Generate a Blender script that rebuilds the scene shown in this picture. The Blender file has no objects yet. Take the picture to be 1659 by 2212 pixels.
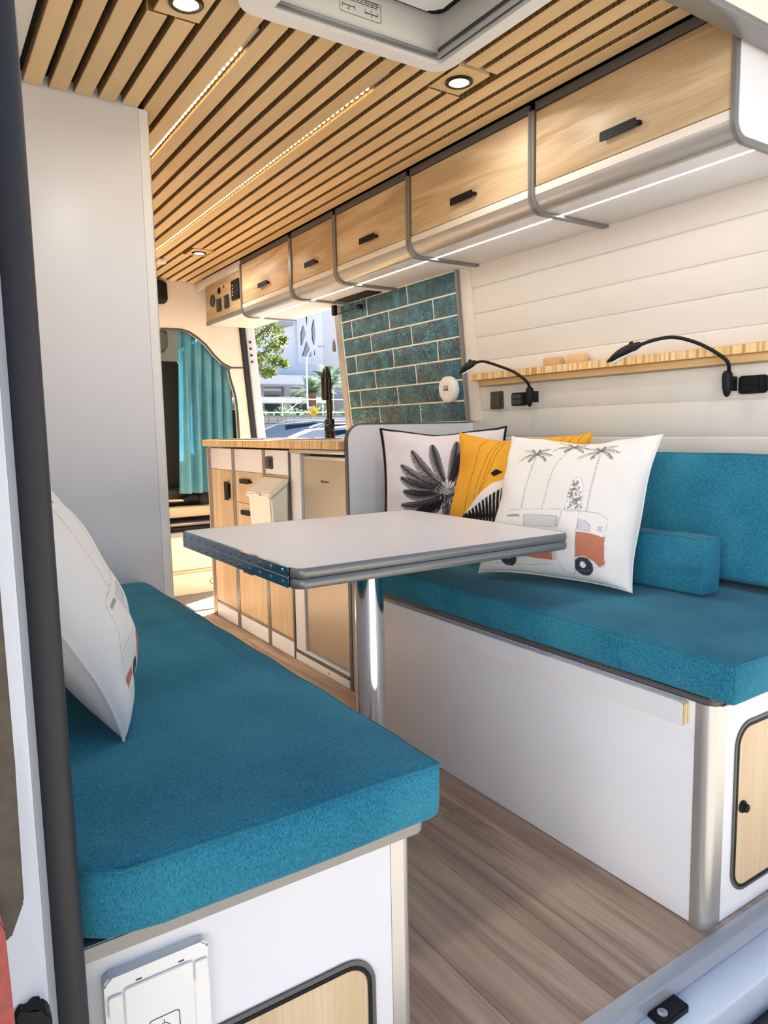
import bpy, bmesh, math, random
import numpy as np
from mathutils import Vector, Matrix
random.seed(7); rng = np.random.default_rng(7)
SC = bpy.context.scene
COL = SC.collection
PI = math.pi

# ---------------------------------------------------------------- camera
cam_d = bpy.data.cameras.new('camera'); cam = bpy.data.objects.new('camera', cam_d); COL.objects.link(cam)
yaw, pitch, roll = (math.radians(a) for a in (33.215, -6.608, -1.0907))
fwd = Vector((math.sin(yaw)*math.cos(pitch), math.cos(yaw)*math.cos(pitch), math.sin(pitch)))
rt = Vector((math.cos(yaw), -math.sin(yaw), 0)); up = rt.cross(fwd)
rt2 = rt*math.cos(roll)+up*math.sin(roll); up2 = -rt*math.sin(roll)+up*math.cos(roll)
M = Matrix((rt2, up2, -fwd)).transposed().to_4x4(); M.translation = Vector((0, 0, .95))
cam.matrix_world = M
cam_d.sensor_fit = 'VERTICAL'; cam_d.sensor_height = 36; cam_d.sensor_width = 27
cam_d.lens = 36*1553.14/2212; cam_d.clip_start = .02; cam_d.clip_end = 500
SC.camera = cam
# ---------------------------------------------------------------- sky, sun, exposure
SC.view_settings.view_transform = 'Standard'; SC.view_settings.look = 'None'
SC.view_settings.gamma = 1; SC.view_settings.use_curve_mapping = False
SC.view_settings.exposure = 0.31
SUN_TRAVEL = Vector((-.76, -.42, -.50)).normalized()
w = bpy.data.worlds.new('sky'); SC.world = w; w.use_nodes = True
nt = w.node_tree; bg = nt.nodes['Background']
sky = nt.nodes.new('ShaderNodeTexSky'); sky.sky_type = 'NISHITA'; sky.sun_disc = False
sky.sun_elevation = math.asin(-SUN_TRAVEL.z); sky.sun_rotation = math.atan2(-SUN_TRAVEL.x, -SUN_TRAVEL.y)
sky.air_density = 1.0; sky.dust_density = 2.5; sky.ozone_density = 1.0
hs = nt.nodes.new('ShaderNodeHueSaturation'); hs.inputs['Saturation'].default_value = 1.25; nt.links.new(sky.outputs[0], hs.inputs['Color'])
wb = nt.nodes.new('ShaderNodeMix'); wb.data_type = 'RGBA'; wb.blend_type = 'MULTIPLY'; wb.inputs[0].default_value = 1; wb.inputs[7].default_value = (1.0, .96, .99, 1)   # camera white balance
nt.links.new(hs.outputs[0], wb.inputs[6]); nt.links.new(wb.outputs[2], bg.inputs[0]); bg.inputs[1].default_value = .18
sd = bpy.data.lights.new('sun', 'SUN'); sd.energy = 36.0; sd.angle = math.radians(.6); sd.color = (1, .91, .78)
so = bpy.data.objects.new('sun', sd); COL.objects.link(so)
so.rotation_euler = SUN_TRAVEL.to_track_quat('-Z', 'Y').to_euler(); so.location = (8, 8, 12)

# ================================================================ materials
def lin(c):
    if isinstance(c, str): c = [int(c[i:i+2], 16)/255 for i in (0, 2, 4)]
    return tuple(((x/12.92) if x <= .04045 else ((x+.055)/1.055)**2.4) for x in c)+(1,)
def base(name):
    m = bpy.data.materials.new(name); m.use_nodes = True
    return m, m.node_tree, m.node_tree.nodes['Principled BSDF']
def plain(name, c, rough=.5, metal=0, bump=0, bscale=200, coat=0, spec=None, var=0):
    m, t, b = base(name)
    b.inputs['Base Color'].default_value = lin(c); b.inputs['Roughness'].default_value = rough
    b.inputs['Metallic'].default_value = metal; b.inputs['Coat Weight'].default_value = coat
    if spec is not None: b.inputs['Specular IOR Level'].default_value = spec
    tc = t.nodes.new('ShaderNodeTexCoord')
    n = t.nodes.new('ShaderNodeTexNoise'); n.inputs['Scale'].default_value = bscale; n.inputs['Detail'].default_value = 3
    t.links.new(tc.outputs['Object'], n.inputs['Vector'])
    if bump:
        bp = t.nodes.new('ShaderNodeBump'); bp.inputs['Strength'].default_value = bump; bp.inputs['Distance'].default_value = .002
        t.links.new(n.outputs['Fac'], bp.inputs['Height']); t.links.new(bp.outputs[0], b.inputs['Normal'])
    if var:
        r = t.nodes.new('ShaderNodeValToRGB'); L = lin(c)
        r.color_ramp.elements[0].color = tuple(x*(1-var) for x in L[:3])+(1,); r.color_ramp.elements[1].color = tuple(min(1, x*(1+var)) for x in L[:3])+(1,)
        r.color_ramp.elements[0].position = .3; r.color_ramp.elements[1].position = .7
        t.links.new(n.outputs['Fac'], r.inputs[0]); t.links.new(r.outputs[0], b.inputs['Base Color'])
    return m
def emit(name, c, s):
    m, t, b = base(name); b.inputs['Base Color'].default_value = lin(c)
    b.inputs['Emission Color'].default_value = lin(c); b.inputs['Emission Strength'].default_value = s
    return m
def wood(name, dark, light, axis=1, sc=1.0, stretch=14, rough=.45, contrast=(.3, .7), bands=0, bump=.15, rand=True, knots=0):
    """grain runs along axis; optional cathedral bands"""
    m, t, b = base(name); N = t.nodes; L = t.links
    tc = N.new('ShaderNodeTexCoord'); oi = N.new('ShaderNodeObjectInfo')
    add = N.new('ShaderNodeVectorMath'); add.operation = 'ADD'
    mul = N.new('ShaderNodeVectorMath'); mul.operation = 'SCALE'; mul.inputs[0].default_value = (3.1, 5.3, 2.7)
    L.new(oi.outputs['Random'], mul.inputs['Scale'])
    L.new(tc.outputs['Object'], add.inputs[0])
    if rand: L.new(mul.outputs[0], add.inputs[1])
    mp = N.new('ShaderNodeMapping'); s = [30*sc]*3; s[axis] = 30*sc/stretch; mp.inputs['Scale'].default_value = s
    L.new(add.outputs[0], mp.inputs[0])
    n1 = N.new('ShaderNodeTexNoise'); n1.inputs['Scale'].default_value = .55; n1.inputs['Detail'].default_value = 5; n1.inputs['Distortion'].default_value = .8
    L.new(mp.outputs[0], n1.inputs['Vector'])
    mp2 = N.new('ShaderNodeMapping'); s2 = [420*sc]*3; s2[axis] = 8*sc; mp2.inputs['Scale'].default_value = s2
    L.new(add.outputs[0], mp2.inputs[0])
    n2 = N.new('ShaderNodeTexNoise'); n2.inputs['Scale'].default_value = 1; n2.inputs['Detail'].default_value = 2
    L.new(mp2.outputs[0], n2.inputs['Vector'])
    fac = n1.outputs['Fac']
    if bands:
        w1 = N.new('ShaderNodeMath'); w1.operation = 'MULTIPLY'; w1.inputs[1].default_value = bands; L.new(fac, w1.inputs[0])
        w2 = N.new('ShaderNodeMath'); w2.operation = 'PINGPONG'; w2.inputs[1].default_value = 1; L.new(w1.outputs[0], w2.inputs[0])
        mx0 = N.new('ShaderNodeMix'); mx0.inputs[0].default_value = .45; L.new(fac, mx0.inputs[2]); L.new(w2.outputs[0], mx0.inputs[3]); fac = mx0.outputs[0]
    mx = N.new('ShaderNodeMix'); mx.inputs[0].default_value = .32
    L.new(fac, mx.inputs[2]); L.new(n2.outputs['Fac'], mx.inputs[3])
    r = N.new('ShaderNodeValToRGB'); r.color_ramp.elements[0].color = lin(dark); r.color_ramp.elements[1].color = lin(light)
    r.color_ramp.elements[0].position, r.color_ramp.elements[1].position = contrast
    L.new(mx.outputs[0], r.inputs[0])
    hsv = N.new('ShaderNodeHueSaturation'); L.new(r.outputs[0], hsv.inputs['Color'])
    if rand:
        mr = N.new('ShaderNodeMapRange'); mr.inputs[3].default_value = .9; mr.inputs[4].default_value = 1.08; L.new(oi.outputs['Random'], mr.inputs[0]); L.new(mr.outputs[0], hsv.inputs['Value'])
    L.new(hsv.outputs[0], b.inputs['Base Color']); b.inputs['Roughness'].default_value = rough
    bp = N.new('ShaderNodeBump'); bp.inputs['Strength'].default_value = bump; bp.inputs['Distance'].default_value = .001
    L.new(n2.outputs['Fac'], bp.inputs['Height']); L.new(bp.outputs[0], b.inputs['Normal'])
    return m
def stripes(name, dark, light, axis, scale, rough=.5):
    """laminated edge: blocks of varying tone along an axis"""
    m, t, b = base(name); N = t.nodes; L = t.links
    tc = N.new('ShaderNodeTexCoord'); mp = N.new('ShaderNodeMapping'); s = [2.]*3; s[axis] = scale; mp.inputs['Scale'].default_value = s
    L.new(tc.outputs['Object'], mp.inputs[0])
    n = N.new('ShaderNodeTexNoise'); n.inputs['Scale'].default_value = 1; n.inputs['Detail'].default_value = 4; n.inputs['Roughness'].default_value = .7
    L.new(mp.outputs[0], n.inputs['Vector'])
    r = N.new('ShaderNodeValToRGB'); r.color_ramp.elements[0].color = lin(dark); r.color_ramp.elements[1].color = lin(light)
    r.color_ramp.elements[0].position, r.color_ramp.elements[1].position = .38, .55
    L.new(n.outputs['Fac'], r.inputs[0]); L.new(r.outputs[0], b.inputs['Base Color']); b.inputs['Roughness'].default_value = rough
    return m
def fabric(name, dark, light, scale=650, rough=.95, blot=7, bump=.18, transl=0):
    m, t, b = base(name); N = t.nodes; L = t.links
    tc = N.new('ShaderNodeTexCoord')
    mp = N.new('ShaderNodeMapping'); mp.inputs['Scale'].default_value = (scale, scale*.45, scale*.45); mp.inputs['Rotation'].default_value = (.3, .2, .6)
    L.new(tc.outputs['Object'], mp.inputs[0])
    n = N.new('ShaderNodeTexNoise'); n.inputs['Scale'].default_value = 1; n.inputs['Detail'].default_value = 2; L.new(mp.outputs[0], n.inputs['Vector'])
    n2 = N.new('ShaderNodeTexNoise'); n2.inputs['Scale'].default_value = blot; n2.inputs['Detail'].default_value = 3; L.new(tc.outputs['Object'], n2.inputs['Vector'])
    mx = N.new('ShaderNodeMix'); mx.inputs[0].default_value = .35; L.new(n.outputs['Fac'], mx.inputs[2]); L.new(n2.outputs['Fac'], mx.inputs[3])
    r = N.new('ShaderNodeValToRGB'); r.color_ramp.elements[0].color = lin(dark); r.color_ramp.elements[1].color = lin(light)
    r.color_ramp.elements[0].position, r.color_ramp.elements[1].position = .3, .7
    L.new(mx.outputs[0], r.inputs[0]); L.new(r.outputs[0], b.inputs['Base Color']); b.inputs['Roughness'].default_value = rough
    b.inputs['Sheen Weight'].default_value = .1; b.inputs['Sheen Roughness'].default_value = .4; b.inputs['Specular IOR Level'].default_value = .15
    bp = N.new('ShaderNodeBump'); bp.inputs['Strength'].default_value = bump; bp.inputs['Distance'].default_value = .0015
    L.new(n.outputs['Fac'], bp.inputs['Height']); L.new(bp.outputs[0], b.inputs['Normal'])
    if transl:
        tr = N.new('ShaderNodeBsdfTranslucent'); L.new(r.outputs[0], tr.inputs['Color'])
        ms = N.new('ShaderNodeMixShader'); ms.inputs[0].default_value = transl
        L.new(b.outputs[0], ms.inputs[1]); L.new(tr.outputs[0], ms.inputs[2]); L.new(ms.outputs[0], N['Material Output'].inputs[0])
    return m
def printed(name):
    m, t, b = base(name); N = t.nodes; L = t.links
    a = N.new('ShaderNodeAttribute'); a.attribute_name = 'print'; L.new(a.outputs['Color'], b.inputs['Base Color'])
    b.inputs['Roughness'].default_value = .85; b.inputs['Specular IOR Level'].default_value = .2
    tc = N.new('ShaderNodeTexCoord'); n = N.new('ShaderNodeTexNoise'); n.inputs['Scale'].default_value = 11; n.inputs['Detail'].default_value = 3; L.new(tc.outputs['Object'], n.inputs['Vector'])
    bp = N.new('ShaderNodeBump'); bp.inputs['Strength'].default_value = .35; bp.inputs['Distance'].default_value = .012
    L.new(n.outputs['Fac'], bp.inputs['Height']); L.new(bp.outputs[0], b.inputs['Normal'])
    return m
def glaze(name):
    m, t, b = base(name); N = t.nodes; L = t.links
    tc = N.new('ShaderNodeTexCoord'); oi = N.new('ShaderNodeObjectInfo')
    n = N.new('ShaderNodeTexNoise'); n.inputs['Scale'].default_value = 18; n.inputs['Detail'].default_value = 5; n.inputs['Distortion'].default_value = .6
    add = N.new('ShaderNodeVectorMath'); add.operation = 'ADD'; mul = N.new('ShaderNodeVectorMath'); mul.operation = 'SCALE'; mul.inputs[0].default_value = (4, 7, 3)
    L.new(oi.outputs['Random'], mul.inputs['Scale']); L.new(tc.outputs['Object'], add.inputs[0]); L.new(mul.outputs[0], add.inputs[1]); L.new(add.outputs[0], n.inputs['Vector'])
    r = N.new('ShaderNodeValToRGB'); e = r.color_ramp.elements; e[0].color = lin('184450'); e[1].color = lin('35808f'); e[0].position = .3; e[1].position = .7
    x = r.color_ramp.elements.new(.5); x.color = lin('1f5a6e')
    L.new(n.outputs['Fac'], r.inputs[0]); L.new(r.outputs[0], b.inputs['Base Color'])
    b.inputs['Roughness'].default_value = .06; b.inputs['Coat Weight'].default_value = .35; b.inputs['Coat Roughness'].default_value = .05
    n2 = N.new('ShaderNodeTexNoise'); n2.inputs['Scale'].default_value = 95; n2.inputs['Detail'].default_value = 1.2; L.new(add.outputs[0], n2.inputs['Vector'])
    bp = N.new('ShaderNodeBump'); bp.inputs['Strength'].default_value = 1; bp.inputs['Distance'].default_value = .008
    L.new(n2.outputs['Fac'], bp.inputs['Height']); L.new(bp.outputs[0], b.inputs['Normal']); L.new(bp.outputs[0], b.inputs['Coat Normal'])
    return m
MT = dict(
 white=plain('white_laminate', 'e3e2e5', .38, bump=.04, bscale=400), wpaint=plain('white_paint', 'e0d9d0', .5, bump=.05, bscale=60),
 body=plain('van_paint', 'd3d9e3', .25, coat=.4), cream=plain('cream_panel', 'e8dfd2', .55, bump=.04, bscale=300),
 binw=plain('bin_plastic', 'ece7db', .45), grey=plain('grey_profile', '8c8b89', .38, .55), greyd=plain('dark_grey_profile', '5f5e5e', .42, .3),
 lead=plain('lead_profile', '4a4a4d', .4, .2), alu=plain('brushed_aluminium', 'c3c1bd', .34, .75), alul=plain('sill_aluminium', 'b9bdc2', .4, .6),
 chrome=plain('chrome', 'e8e8ea', .06, 1), hinge=plain('polished_hinge', 'a9adb8', .12, 1), steel=plain('brushed_steel', 'b9b3a6', .33, .85, bump=.05, bscale=600),
 black=plain('black_plastic', '131416', .55, spec=.25), blackm=plain('black_matt', '0d0d0e', .8), rubber=plain('rubber', '23242a', .55, bump=.2, bscale=30),
 gun=plain('gunmetal', '4a4038', .25, .9), red=plain('red_lens', '8c1510', .25, coat=.5, var=.25, bscale=150), smoke=plain('smoked_plastic', '3a3026', .3, var=.4, bscale=60),
 dgrey=plain('dark_grey_plastic', '3b3b3c', .45), bumper=plain('bumper_plastic', '26282c', .6, bump=.4, bscale=120, var=.2),
 teal=fabric('teal_fabric', '0d5672', '3f90a6'), curtain=fabric('teal_curtain', '4a9cb4', '93cfe0', transl=.35), piping=fabric('teal_seam', '1a5c72', '3f8496'),
 wpillow=printed('printed_pillow'), wcloth=plain('white_cloth', 'e6e2e0', .9, bump=.25, bscale=60), ycloth=plain('yellow_cloth', 'e9a93a', .9, bump=.25, bscale=60),
 bcloth=plain('black_trim', '151416', .85),
 oakh=wood('oak_door_lengthwise', 'ae8e64', 'ebd2ac', 1, .5, 8, bands=8, contrast=(.2, .78)), oakv=wood('oak_door_upright', 'c8a980', 'ecd5b2', 2, .6, 16, bands=4, contrast=(.22, .76)),
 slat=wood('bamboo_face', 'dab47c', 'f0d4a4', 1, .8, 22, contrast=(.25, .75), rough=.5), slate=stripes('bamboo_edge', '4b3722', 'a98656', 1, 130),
 bam=wood('bamboo_board', 'c79d63', 'e2c08c', 1, .8, 20, rough=.4), bame=stripes('bamboo_board_edge', 'b78c56', 'ecc993', 1, 110),
 ply=stripes('birch_ply_edge', 'b9945c', 'ead9ae', 0, 350), vinyl=wood('vinyl_oak', '7a5e4c', 'd8bda2', 1, .42, 9, rough=.42, bands=7, contrast=(.24, .72), bump=.3),
 glaze=glaze('teal_glaze'), grout=plain('grout', 'e6e0cf', .85), ledw=emit('led_warm_white', 'fff7ee', 32), ledy=emit('led_amber', 'ffdf9e', 24), lens=emit('downlight_lens', 'fff4e4', 14),
 carpet=plain('grey_mat', '8a8580', .95, bump=.6, bscale=220, var=.6), brown=plain('brown_trim', '2c2620', .8), olive=plain('headliner', '8f8a7a', .9), tan=plain('tan_plastic', 'c9b99b', .5),
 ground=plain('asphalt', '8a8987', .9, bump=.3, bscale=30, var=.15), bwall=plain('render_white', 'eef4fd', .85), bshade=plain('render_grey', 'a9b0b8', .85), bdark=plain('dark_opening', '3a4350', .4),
 bouncew=plain('bounce_render', 'b8c0ce', .85), bark=plain('bark', '6b5a48', .9, bump=.5, bscale=40), leaf=None, palm=None, stone=plain('block_wall', 'a8a7a3', .9, bump=.3, bscale=20), carw=plain('car_white', 'e6ebf2', .2, coat=.5), carb=plain('car_blue_grey', '8e9db2', .2, .4, coat=.5),
 glass=plain('car_glass', '1d2a38', .08), ylw=plain('yellow_plant', 'e0c24a', .7), ink=plain('ink', '3a3733', .7), inkr=plain('red_ink', 'b03a2e', .7), amber=plain('tyre', '16171a', .8), paper=plain('sticker_paper', 'e9e4e6', .5), white2=plain('white_plastic', 'eeece8', .4),
)
def leafmat(name, d, l):
    m, t, b = base(name); N = t.nodes; L = t.links
    tc = N.new('ShaderNodeTexCoord'); n = N.new('ShaderNodeTexNoise'); n.inputs['Scale'].default_value = 2.5; n.inputs['Detail'].default_value = 4; L.new(tc.outputs['Object'], n.inputs['Vector'])
    r = N.new('ShaderNodeValToRGB'); r.color_ramp.elements[0].color = lin(d); r.color_ramp.elements[1].color = lin(l); r.color_ramp.elements[0].position = .35; r.color_ramp.elements[1].position = .65
    L.new(n.outputs['Fac'], r.inputs[0]); L.new(r.outputs[0], b.inputs['Base Color']); b.inputs['Roughness'].default_value = .5
    tr = N.new('ShaderNodeBsdfTranslucent'); L.new(r.outputs[0], tr.inputs['Color']); ms = N.new('ShaderNodeMixShader'); ms.inputs[0].default_value = .3
    L.new(b.outputs[0], ms.inputs[1]); L.new(tr.outputs[0], ms.inputs[2]); L.new(ms.outputs[0], N['Material Output'].inputs[0])
    return m
MT['leaf'] = leafmat('tree_leaf', '35501a', '8c9c3e'); MT['palm'] = leafmat('palm_leaf', '3d5a4a', '7d9a80')

# ================================================================ builders
def link(name, me, mats, parent=None, smooth=True):
    o = bpy.data.objects.new(name, me); COL.objects.link(o)
    for m in (mats if isinstance(mats, (list, tuple)) else [mats]): me.materials.append(MT[m])
    if smooth: autosmooth(me)
    if parent is not None: put(o, parent)
    return o
def put(o, parent):
    o.parent = parent; o.matrix_parent_inverse = Matrix.Translation(-Vector(parent['_o'] if '_o' in parent else (0, 0, 0)))
def autosmooth(me, ang=math.radians(38)):
    me.polygons.foreach_set('use_smooth', [True]*len(me.polygons))
    try: me.set_sharp_from_angle(angle=ang)
    except Exception: pass
def from_bm(name, bm, mats, parent=None, smooth=True):
    bmesh.ops.recalc_face_normals(bm, faces=bm.faces[:])
    me = bpy.data.meshes.new(name); bm.to_mesh(me); bm.free()
    return link(name, me, mats, parent, smooth)
def thing(name, label, cat, loc, group=None):
    o = bpy.data.objects.new(name, None); COL.objects.link(o); o.location = loc; o['_o'] = list(loc); o.empty_display_size = .05
    return tag(o, label, cat, group)
def tag(o, label=None, cat=None, group=None, kind=None):
    for k, v in (('label', label), ('category', cat), ('group', group), ('kind', kind)):
        if v: o[k] = v
    return o
def struct(o, label, cat): return tag(o, label, cat, None, 'structure')
def bm_box(bm, x0, x1, y0, y1, z0, z1, bev=0, seg=2, mi=0):
    r = bmesh.ops.create_cube(bm, size=1, matrix=Matrix.Translation(((x0+x1)/2, (y0+y1)/2, (z0+z1)/2)) @ Matrix.Diagonal((x1-x0, y1-y0, z1-z0, 1)))
    if bev:
        es = list({e for v in r['verts'] for e in v.link_edges}); n0 = set(bm.faces)
        bmesh.ops.bevel(bm, geom=es, offset=bev, segments=seg, affect='EDGES', profile=.5)
    return r
def box(name, x0, x1, y0, y1, z0, z1, mat, parent=None, bev=.002, seg=2):
    x0, x1 = sorted((x0, x1)); y0, y1 = sorted((y0, y1)); z0, z1 = sorted((z0, z1))
    bm = bmesh.new(); bm_box(bm, x0, x1, y0, y1, z0, z1, min(bev, .45*min(x1-x0, y1-y0, z1-z0)), seg)
    return from_bm(name, bm, mat, parent)
AX = {'x': lambda a, p, q: (a, p, q), 'y': lambda a, p, q: (p, a, q), 'z': lambda a, p, q: (p, q, a)}
def prism(name, pts, axis, a0, a1, mat, parent=None, bev=0, f=None):
    """polygon (p,q) extruded along axis from a0 to a1"""
    g = AX[axis]; bm = bmesh.new()
    A = [bm.verts.new(g(a0, *p)) for p in pts]; B = [bm.verts.new(g(a1, *p)) for p in pts]
    n = len(pts); bm.faces.new(A); bm.faces.new(B[::-1])
    for i in range(n): bm.faces.new((A[i], A[(i+1) % n], B[(i+1) % n], B[i]))
    if bev: bmesh.ops.bevel(bm, geom=[e for e in bm.edges], offset=bev, segments=2, affect='EDGES')
    return from_bm(name, bm, mat, parent)
def rrect(x0, x1, z0, z1, r, n=6, corners=(1, 1, 1, 1)):
    pts = []
    for (cx, cz, a, c, q) in ((x1-r, z0+r, -90, corners[0], (x1, z0)), (x1-r, z1-r, 0, corners[1], (x1, z1)), (x0+r, z1-r, 90, corners[2], (x0, z1)), (x0+r, z0+r, 180, corners[3], (x0, z0))):
        if c:
            for k in range(n+1):
                t = math.radians(a+90*k/n); pts.append((cx+r*math.cos(t), cz+r*math.sin(t)))
        else: pts.append(q)
    return pts
def frame_loop(name, outer, inner, axis, a0, a1, mat, parent=None):
    """ring between two equal-length loops, extruded"""
    g = AX[axis]; bm = bmesh.new(); n = len(outer)
    V = [[bm.verts.new(g(a, *p)) for p in L] for L, a in ((outer, a0), (inner, a0), (outer, a1), (inner, a1))]
    for i in range(n):
        j = (i+1) % n
        for a, b in ((0, 1), (1, 3), (3, 2), (2, 0)): bm.faces.new((V[a][i], V[a][j], V[b][j], V[b][i]))
    return from_bm(name, bm, mat, parent)
def tube_bm(bm, pts, r, seg=10, closed=False, flat=1.0):
    P = [Vector(p) for p in pts]; n = len(P); R = r if isinstance(r, (list, tuple)) else [r]*n; rings = []
    prev = None
    for i in range(n):
        a = P[(i-1) % n] if (closed or i) else P[0]; b = P[(i+1) % n] if (closed or i < n-1) else P[-1]
        t = (b-a).normalized()
        if prev is None:
            u = t.orthogonal().normalized()
        else:
            u = (prev-t*prev.dot(t)).normalized()
        prev = u; v = t.cross(u)
        rings.append([bm.verts.new(P[i]+(u*math.cos(2*PI*k/seg)+v*math.sin(2*PI*k/seg)*flat)*R[i]) for k in range(seg)])
    m = n if closed else n-1
    for i in range(m):
        A, B = rings[i], rings[(i+1) % n]
        for k in range(seg): bm.faces.new((A[k], A[(k+1) % seg], B[(k+1) % seg], B[k]))
    if not closed: bm.faces.new(rings[0][::-1]); bm.faces.new(rings[-1])
def tube(name, pts, r, mat, parent=None, seg=10, closed=False, flat=1.0):
    bm = bmesh.new(); tube_bm(bm, pts, r, seg, closed, flat); return from_bm(name, bm, mat, parent)
def lathe_bm(bm, prof, c, axis=(0, 0, 1), seg=28):
    ax = Vector(axis).normalized(); u = ax.orthogonal().normalized(); v = ax.cross(u); c = Vector(c); rings = []
    for r, h in prof:
        rings.append([bm.verts.new(c+ax*h+(u*math.cos(2*PI*k/seg)+v*math.sin(2*PI*k/seg))*max(r, 1e-5)) for k in range(seg)])
    for A, B in zip(rings, rings[1:]):
        for k in range(seg): bm.faces.new((A[k], A[(k+1) % seg], B[(k+1) % seg], B[k]))
    bm.faces.new(rings[0][::-1]); bm.faces.new(rings[-1])
def lathe(name, prof, c, axis, mat, parent=None, seg=28):
    bm = bmesh.new(); lathe_bm(bm, prof, c, axis, seg); return from_bm(name, bm, mat, parent)
def text(name, s, size, mtx, mat, parent=None, ext=.0004):
    cu = bpy.data.curves.new(name, 'FONT'); cu.body = s; cu.size = size; cu.align_x = 'CENTER'; cu.align_y = 'CENTER'; cu.extrude = ext
    o = bpy.data.objects.new('tmp', cu); COL.objects.link(o); dg = bpy.context.evaluated_depsgraph_get()
    me = bpy.data.meshes.new_from_object(o.evaluated_get(dg)); bpy.data.objects.remove(o); bpy.data.curves.remove(cu)
    me.name = name; me.transform(mtx); me.materials.clear(); return link(name, me, mat, parent, False)
def arc(cx, cz, r, a0, a1, n=6): return [(cx+r*math.cos(math.radians(a0+(a1-a0)*k/n)), cz+r*math.sin(math.radians(a0+(a1-a0)*k/n))) for k in range(n+1)]
def smoothn(p, s=1.0, seed=0):
    x, y, z = p[0]*s, p[1]*s, p[2]*s
    return (math.sin(x*1.7+seed)+math.sin(y*2.3+seed*1.3+math.sin(x*1.1))+math.sin(z*1.9+seed*.7+math.sin(y*1.3)))/3
def cushion(name, x0, x1, y0, y1, z0, z1, mat, label, cat, r=.016, crown=.006, nd=.05, M4=None, seam_top=True, parent=None, wob=.0025, flop=None):
    """box cushion with soft corners, slight crown, and sewn seams along its edges"""
    t = thing(name, label, cat, ((x0+x1)/2, (y0+y1)/2, z0) if M4 is None else tuple(M4 @ Vector(((x0+x1)/2, (y0+y1)/2, z0))))
    bm = bmesh.new(); nx, ny, nz = (max(2, int((b-a)/nd)) for a, b in ((x0, x1), (y0, y1), (z0, z1)))
    bm_box(bm, x0, x1, y0, y1, z0, z1)
    for ax, lo, hi, n in ((0, x0, x1, nx), (1, y0, y1, ny), (2, z0, z1, max(2, nz))):
        for k in range(1, n):
            co = [0, 0, 0]; co[ax] = lo+(hi-lo)*k/n; no = [0, 0, 0]; no[ax] = 1
            bmesh.ops.bisect_plane(bm, geom=bm.verts[:]+bm.edges[:]+bm.faces[:], plane_co=co, plane_no=no)
    es = [e for e in bm.edges if len(e.link_faces) == 2 and e.link_faces[0].normal.dot(e.link_faces[1].normal) < .5]
    bmesh.ops.bevel(bm, geom=es, offset=r, segments=4, affect='EDGES', profile=.5)
    c = Vector(((x0+x1)/2, (y0+y1)/2, (z0+z1)/2)); h = Vector((x1-x0, y1-y0, z1-z0))/2
    def deform(p):
        d = Vector(((p.x-c.x)/h.x, (p.y-c.y)/h.y, (p.z-c.z)/h.z)); q = p.copy()
        q.z += crown*(1-d.x**4)*(1-d.y**4)*max(0, d.z)
        for i in range(3):
            if abs(d[i]) > .7: q[i] += wob*smoothn(p, 14, i*2.1)*(1 if i != 2 or d.z > 0 else 0)+math.copysign(.004, d[i])*(1-min(1, abs(d[(i+1) % 3]))**2)*(1-min(1, abs(d[(i+2) % 3]))**2)*(0 if i == 2 else 1)
        if flop: q = flop(q, d)
        return (M4 @ q) if M4 is not None else q
    for v in bm.verts: v.co = deform(v.co)
    b = from_bm('cover', bm, mat, t)
    k = r*.32
    def seam(pts): tube('seam', [deform(Vector(p)) for p in pts], .0022, 'piping', t, 6)
    def edge(a, bb, n): return [tuple(Vector(a).lerp(Vector(bb), i/n)) for i in range(n+1)]
    X0, X1, Y0, Y1, Z0, Z1 = x0+k, x1-k, y0+k, y1-k, z0+k, z1-k
    if seam_top:
        seam(edge((X0+r, Y0, Z1), (X1, Y0, Z1), nx)); seam(edge((X1, Y0, Z1), (X1, Y1-r, Z1), ny)); seam(edge((X0, Y0, Z1), (X0, Y1-r, Z1), ny))
        seam(edge((X0, Y0, Z0+r), (X0, Y0, Z1), 4))
    return t

# ================================================================ the van's shell
WX = lambda z: 1.86-(z-.98)*.095           # right lining leans in towards the roof
ground = struct(box('ground', -40, 80, -30, 90, -.75, -.6, 'ground', bev=0), 'grey asphalt street around the van', 'ground')
floor = struct(box('floor', .02, 1.9, .712, 5.9, -.03, -.0045, 'brown', bev=0), 'wood look vinyl plank floor of the van', 'floor')
PW, PLN = .178, 1.22
xs = [.02+PW*i for i in range(12)]
for i, x in enumerate(xs[:-1]):
    off = [.25, .75, 1.05, .45, .95, .62, 1.12, .33, .85, .15, .55][i]
    ys = [.7125] + [y for y in (.7125+off+PLN*k for k in range(-1, 4)) if .75 < y < 4.05] + [4.085]
    for a, b in zip(ys, ys[1:]):
        box('plank', x+.0004, min(x+PW, 1.9)-.0004, a+.0004, b-.0004, -.0045, 0, 'vinyl', floor, bev=.0006, seg=1)
wl = struct(box('wall_left', -.01, .045, .705, 4.4, -.03, 1.93, 'wpaint', bev=0), 'white lined left side wall of the van', 'wall')
roof = struct(box('ceiling', -.01, 1.95, .88, 4.4, 1.862, 1.93, 'blackm', bev=0), 'van ceiling of bamboo slats with dark gaps between them', 'ceiling')
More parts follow.
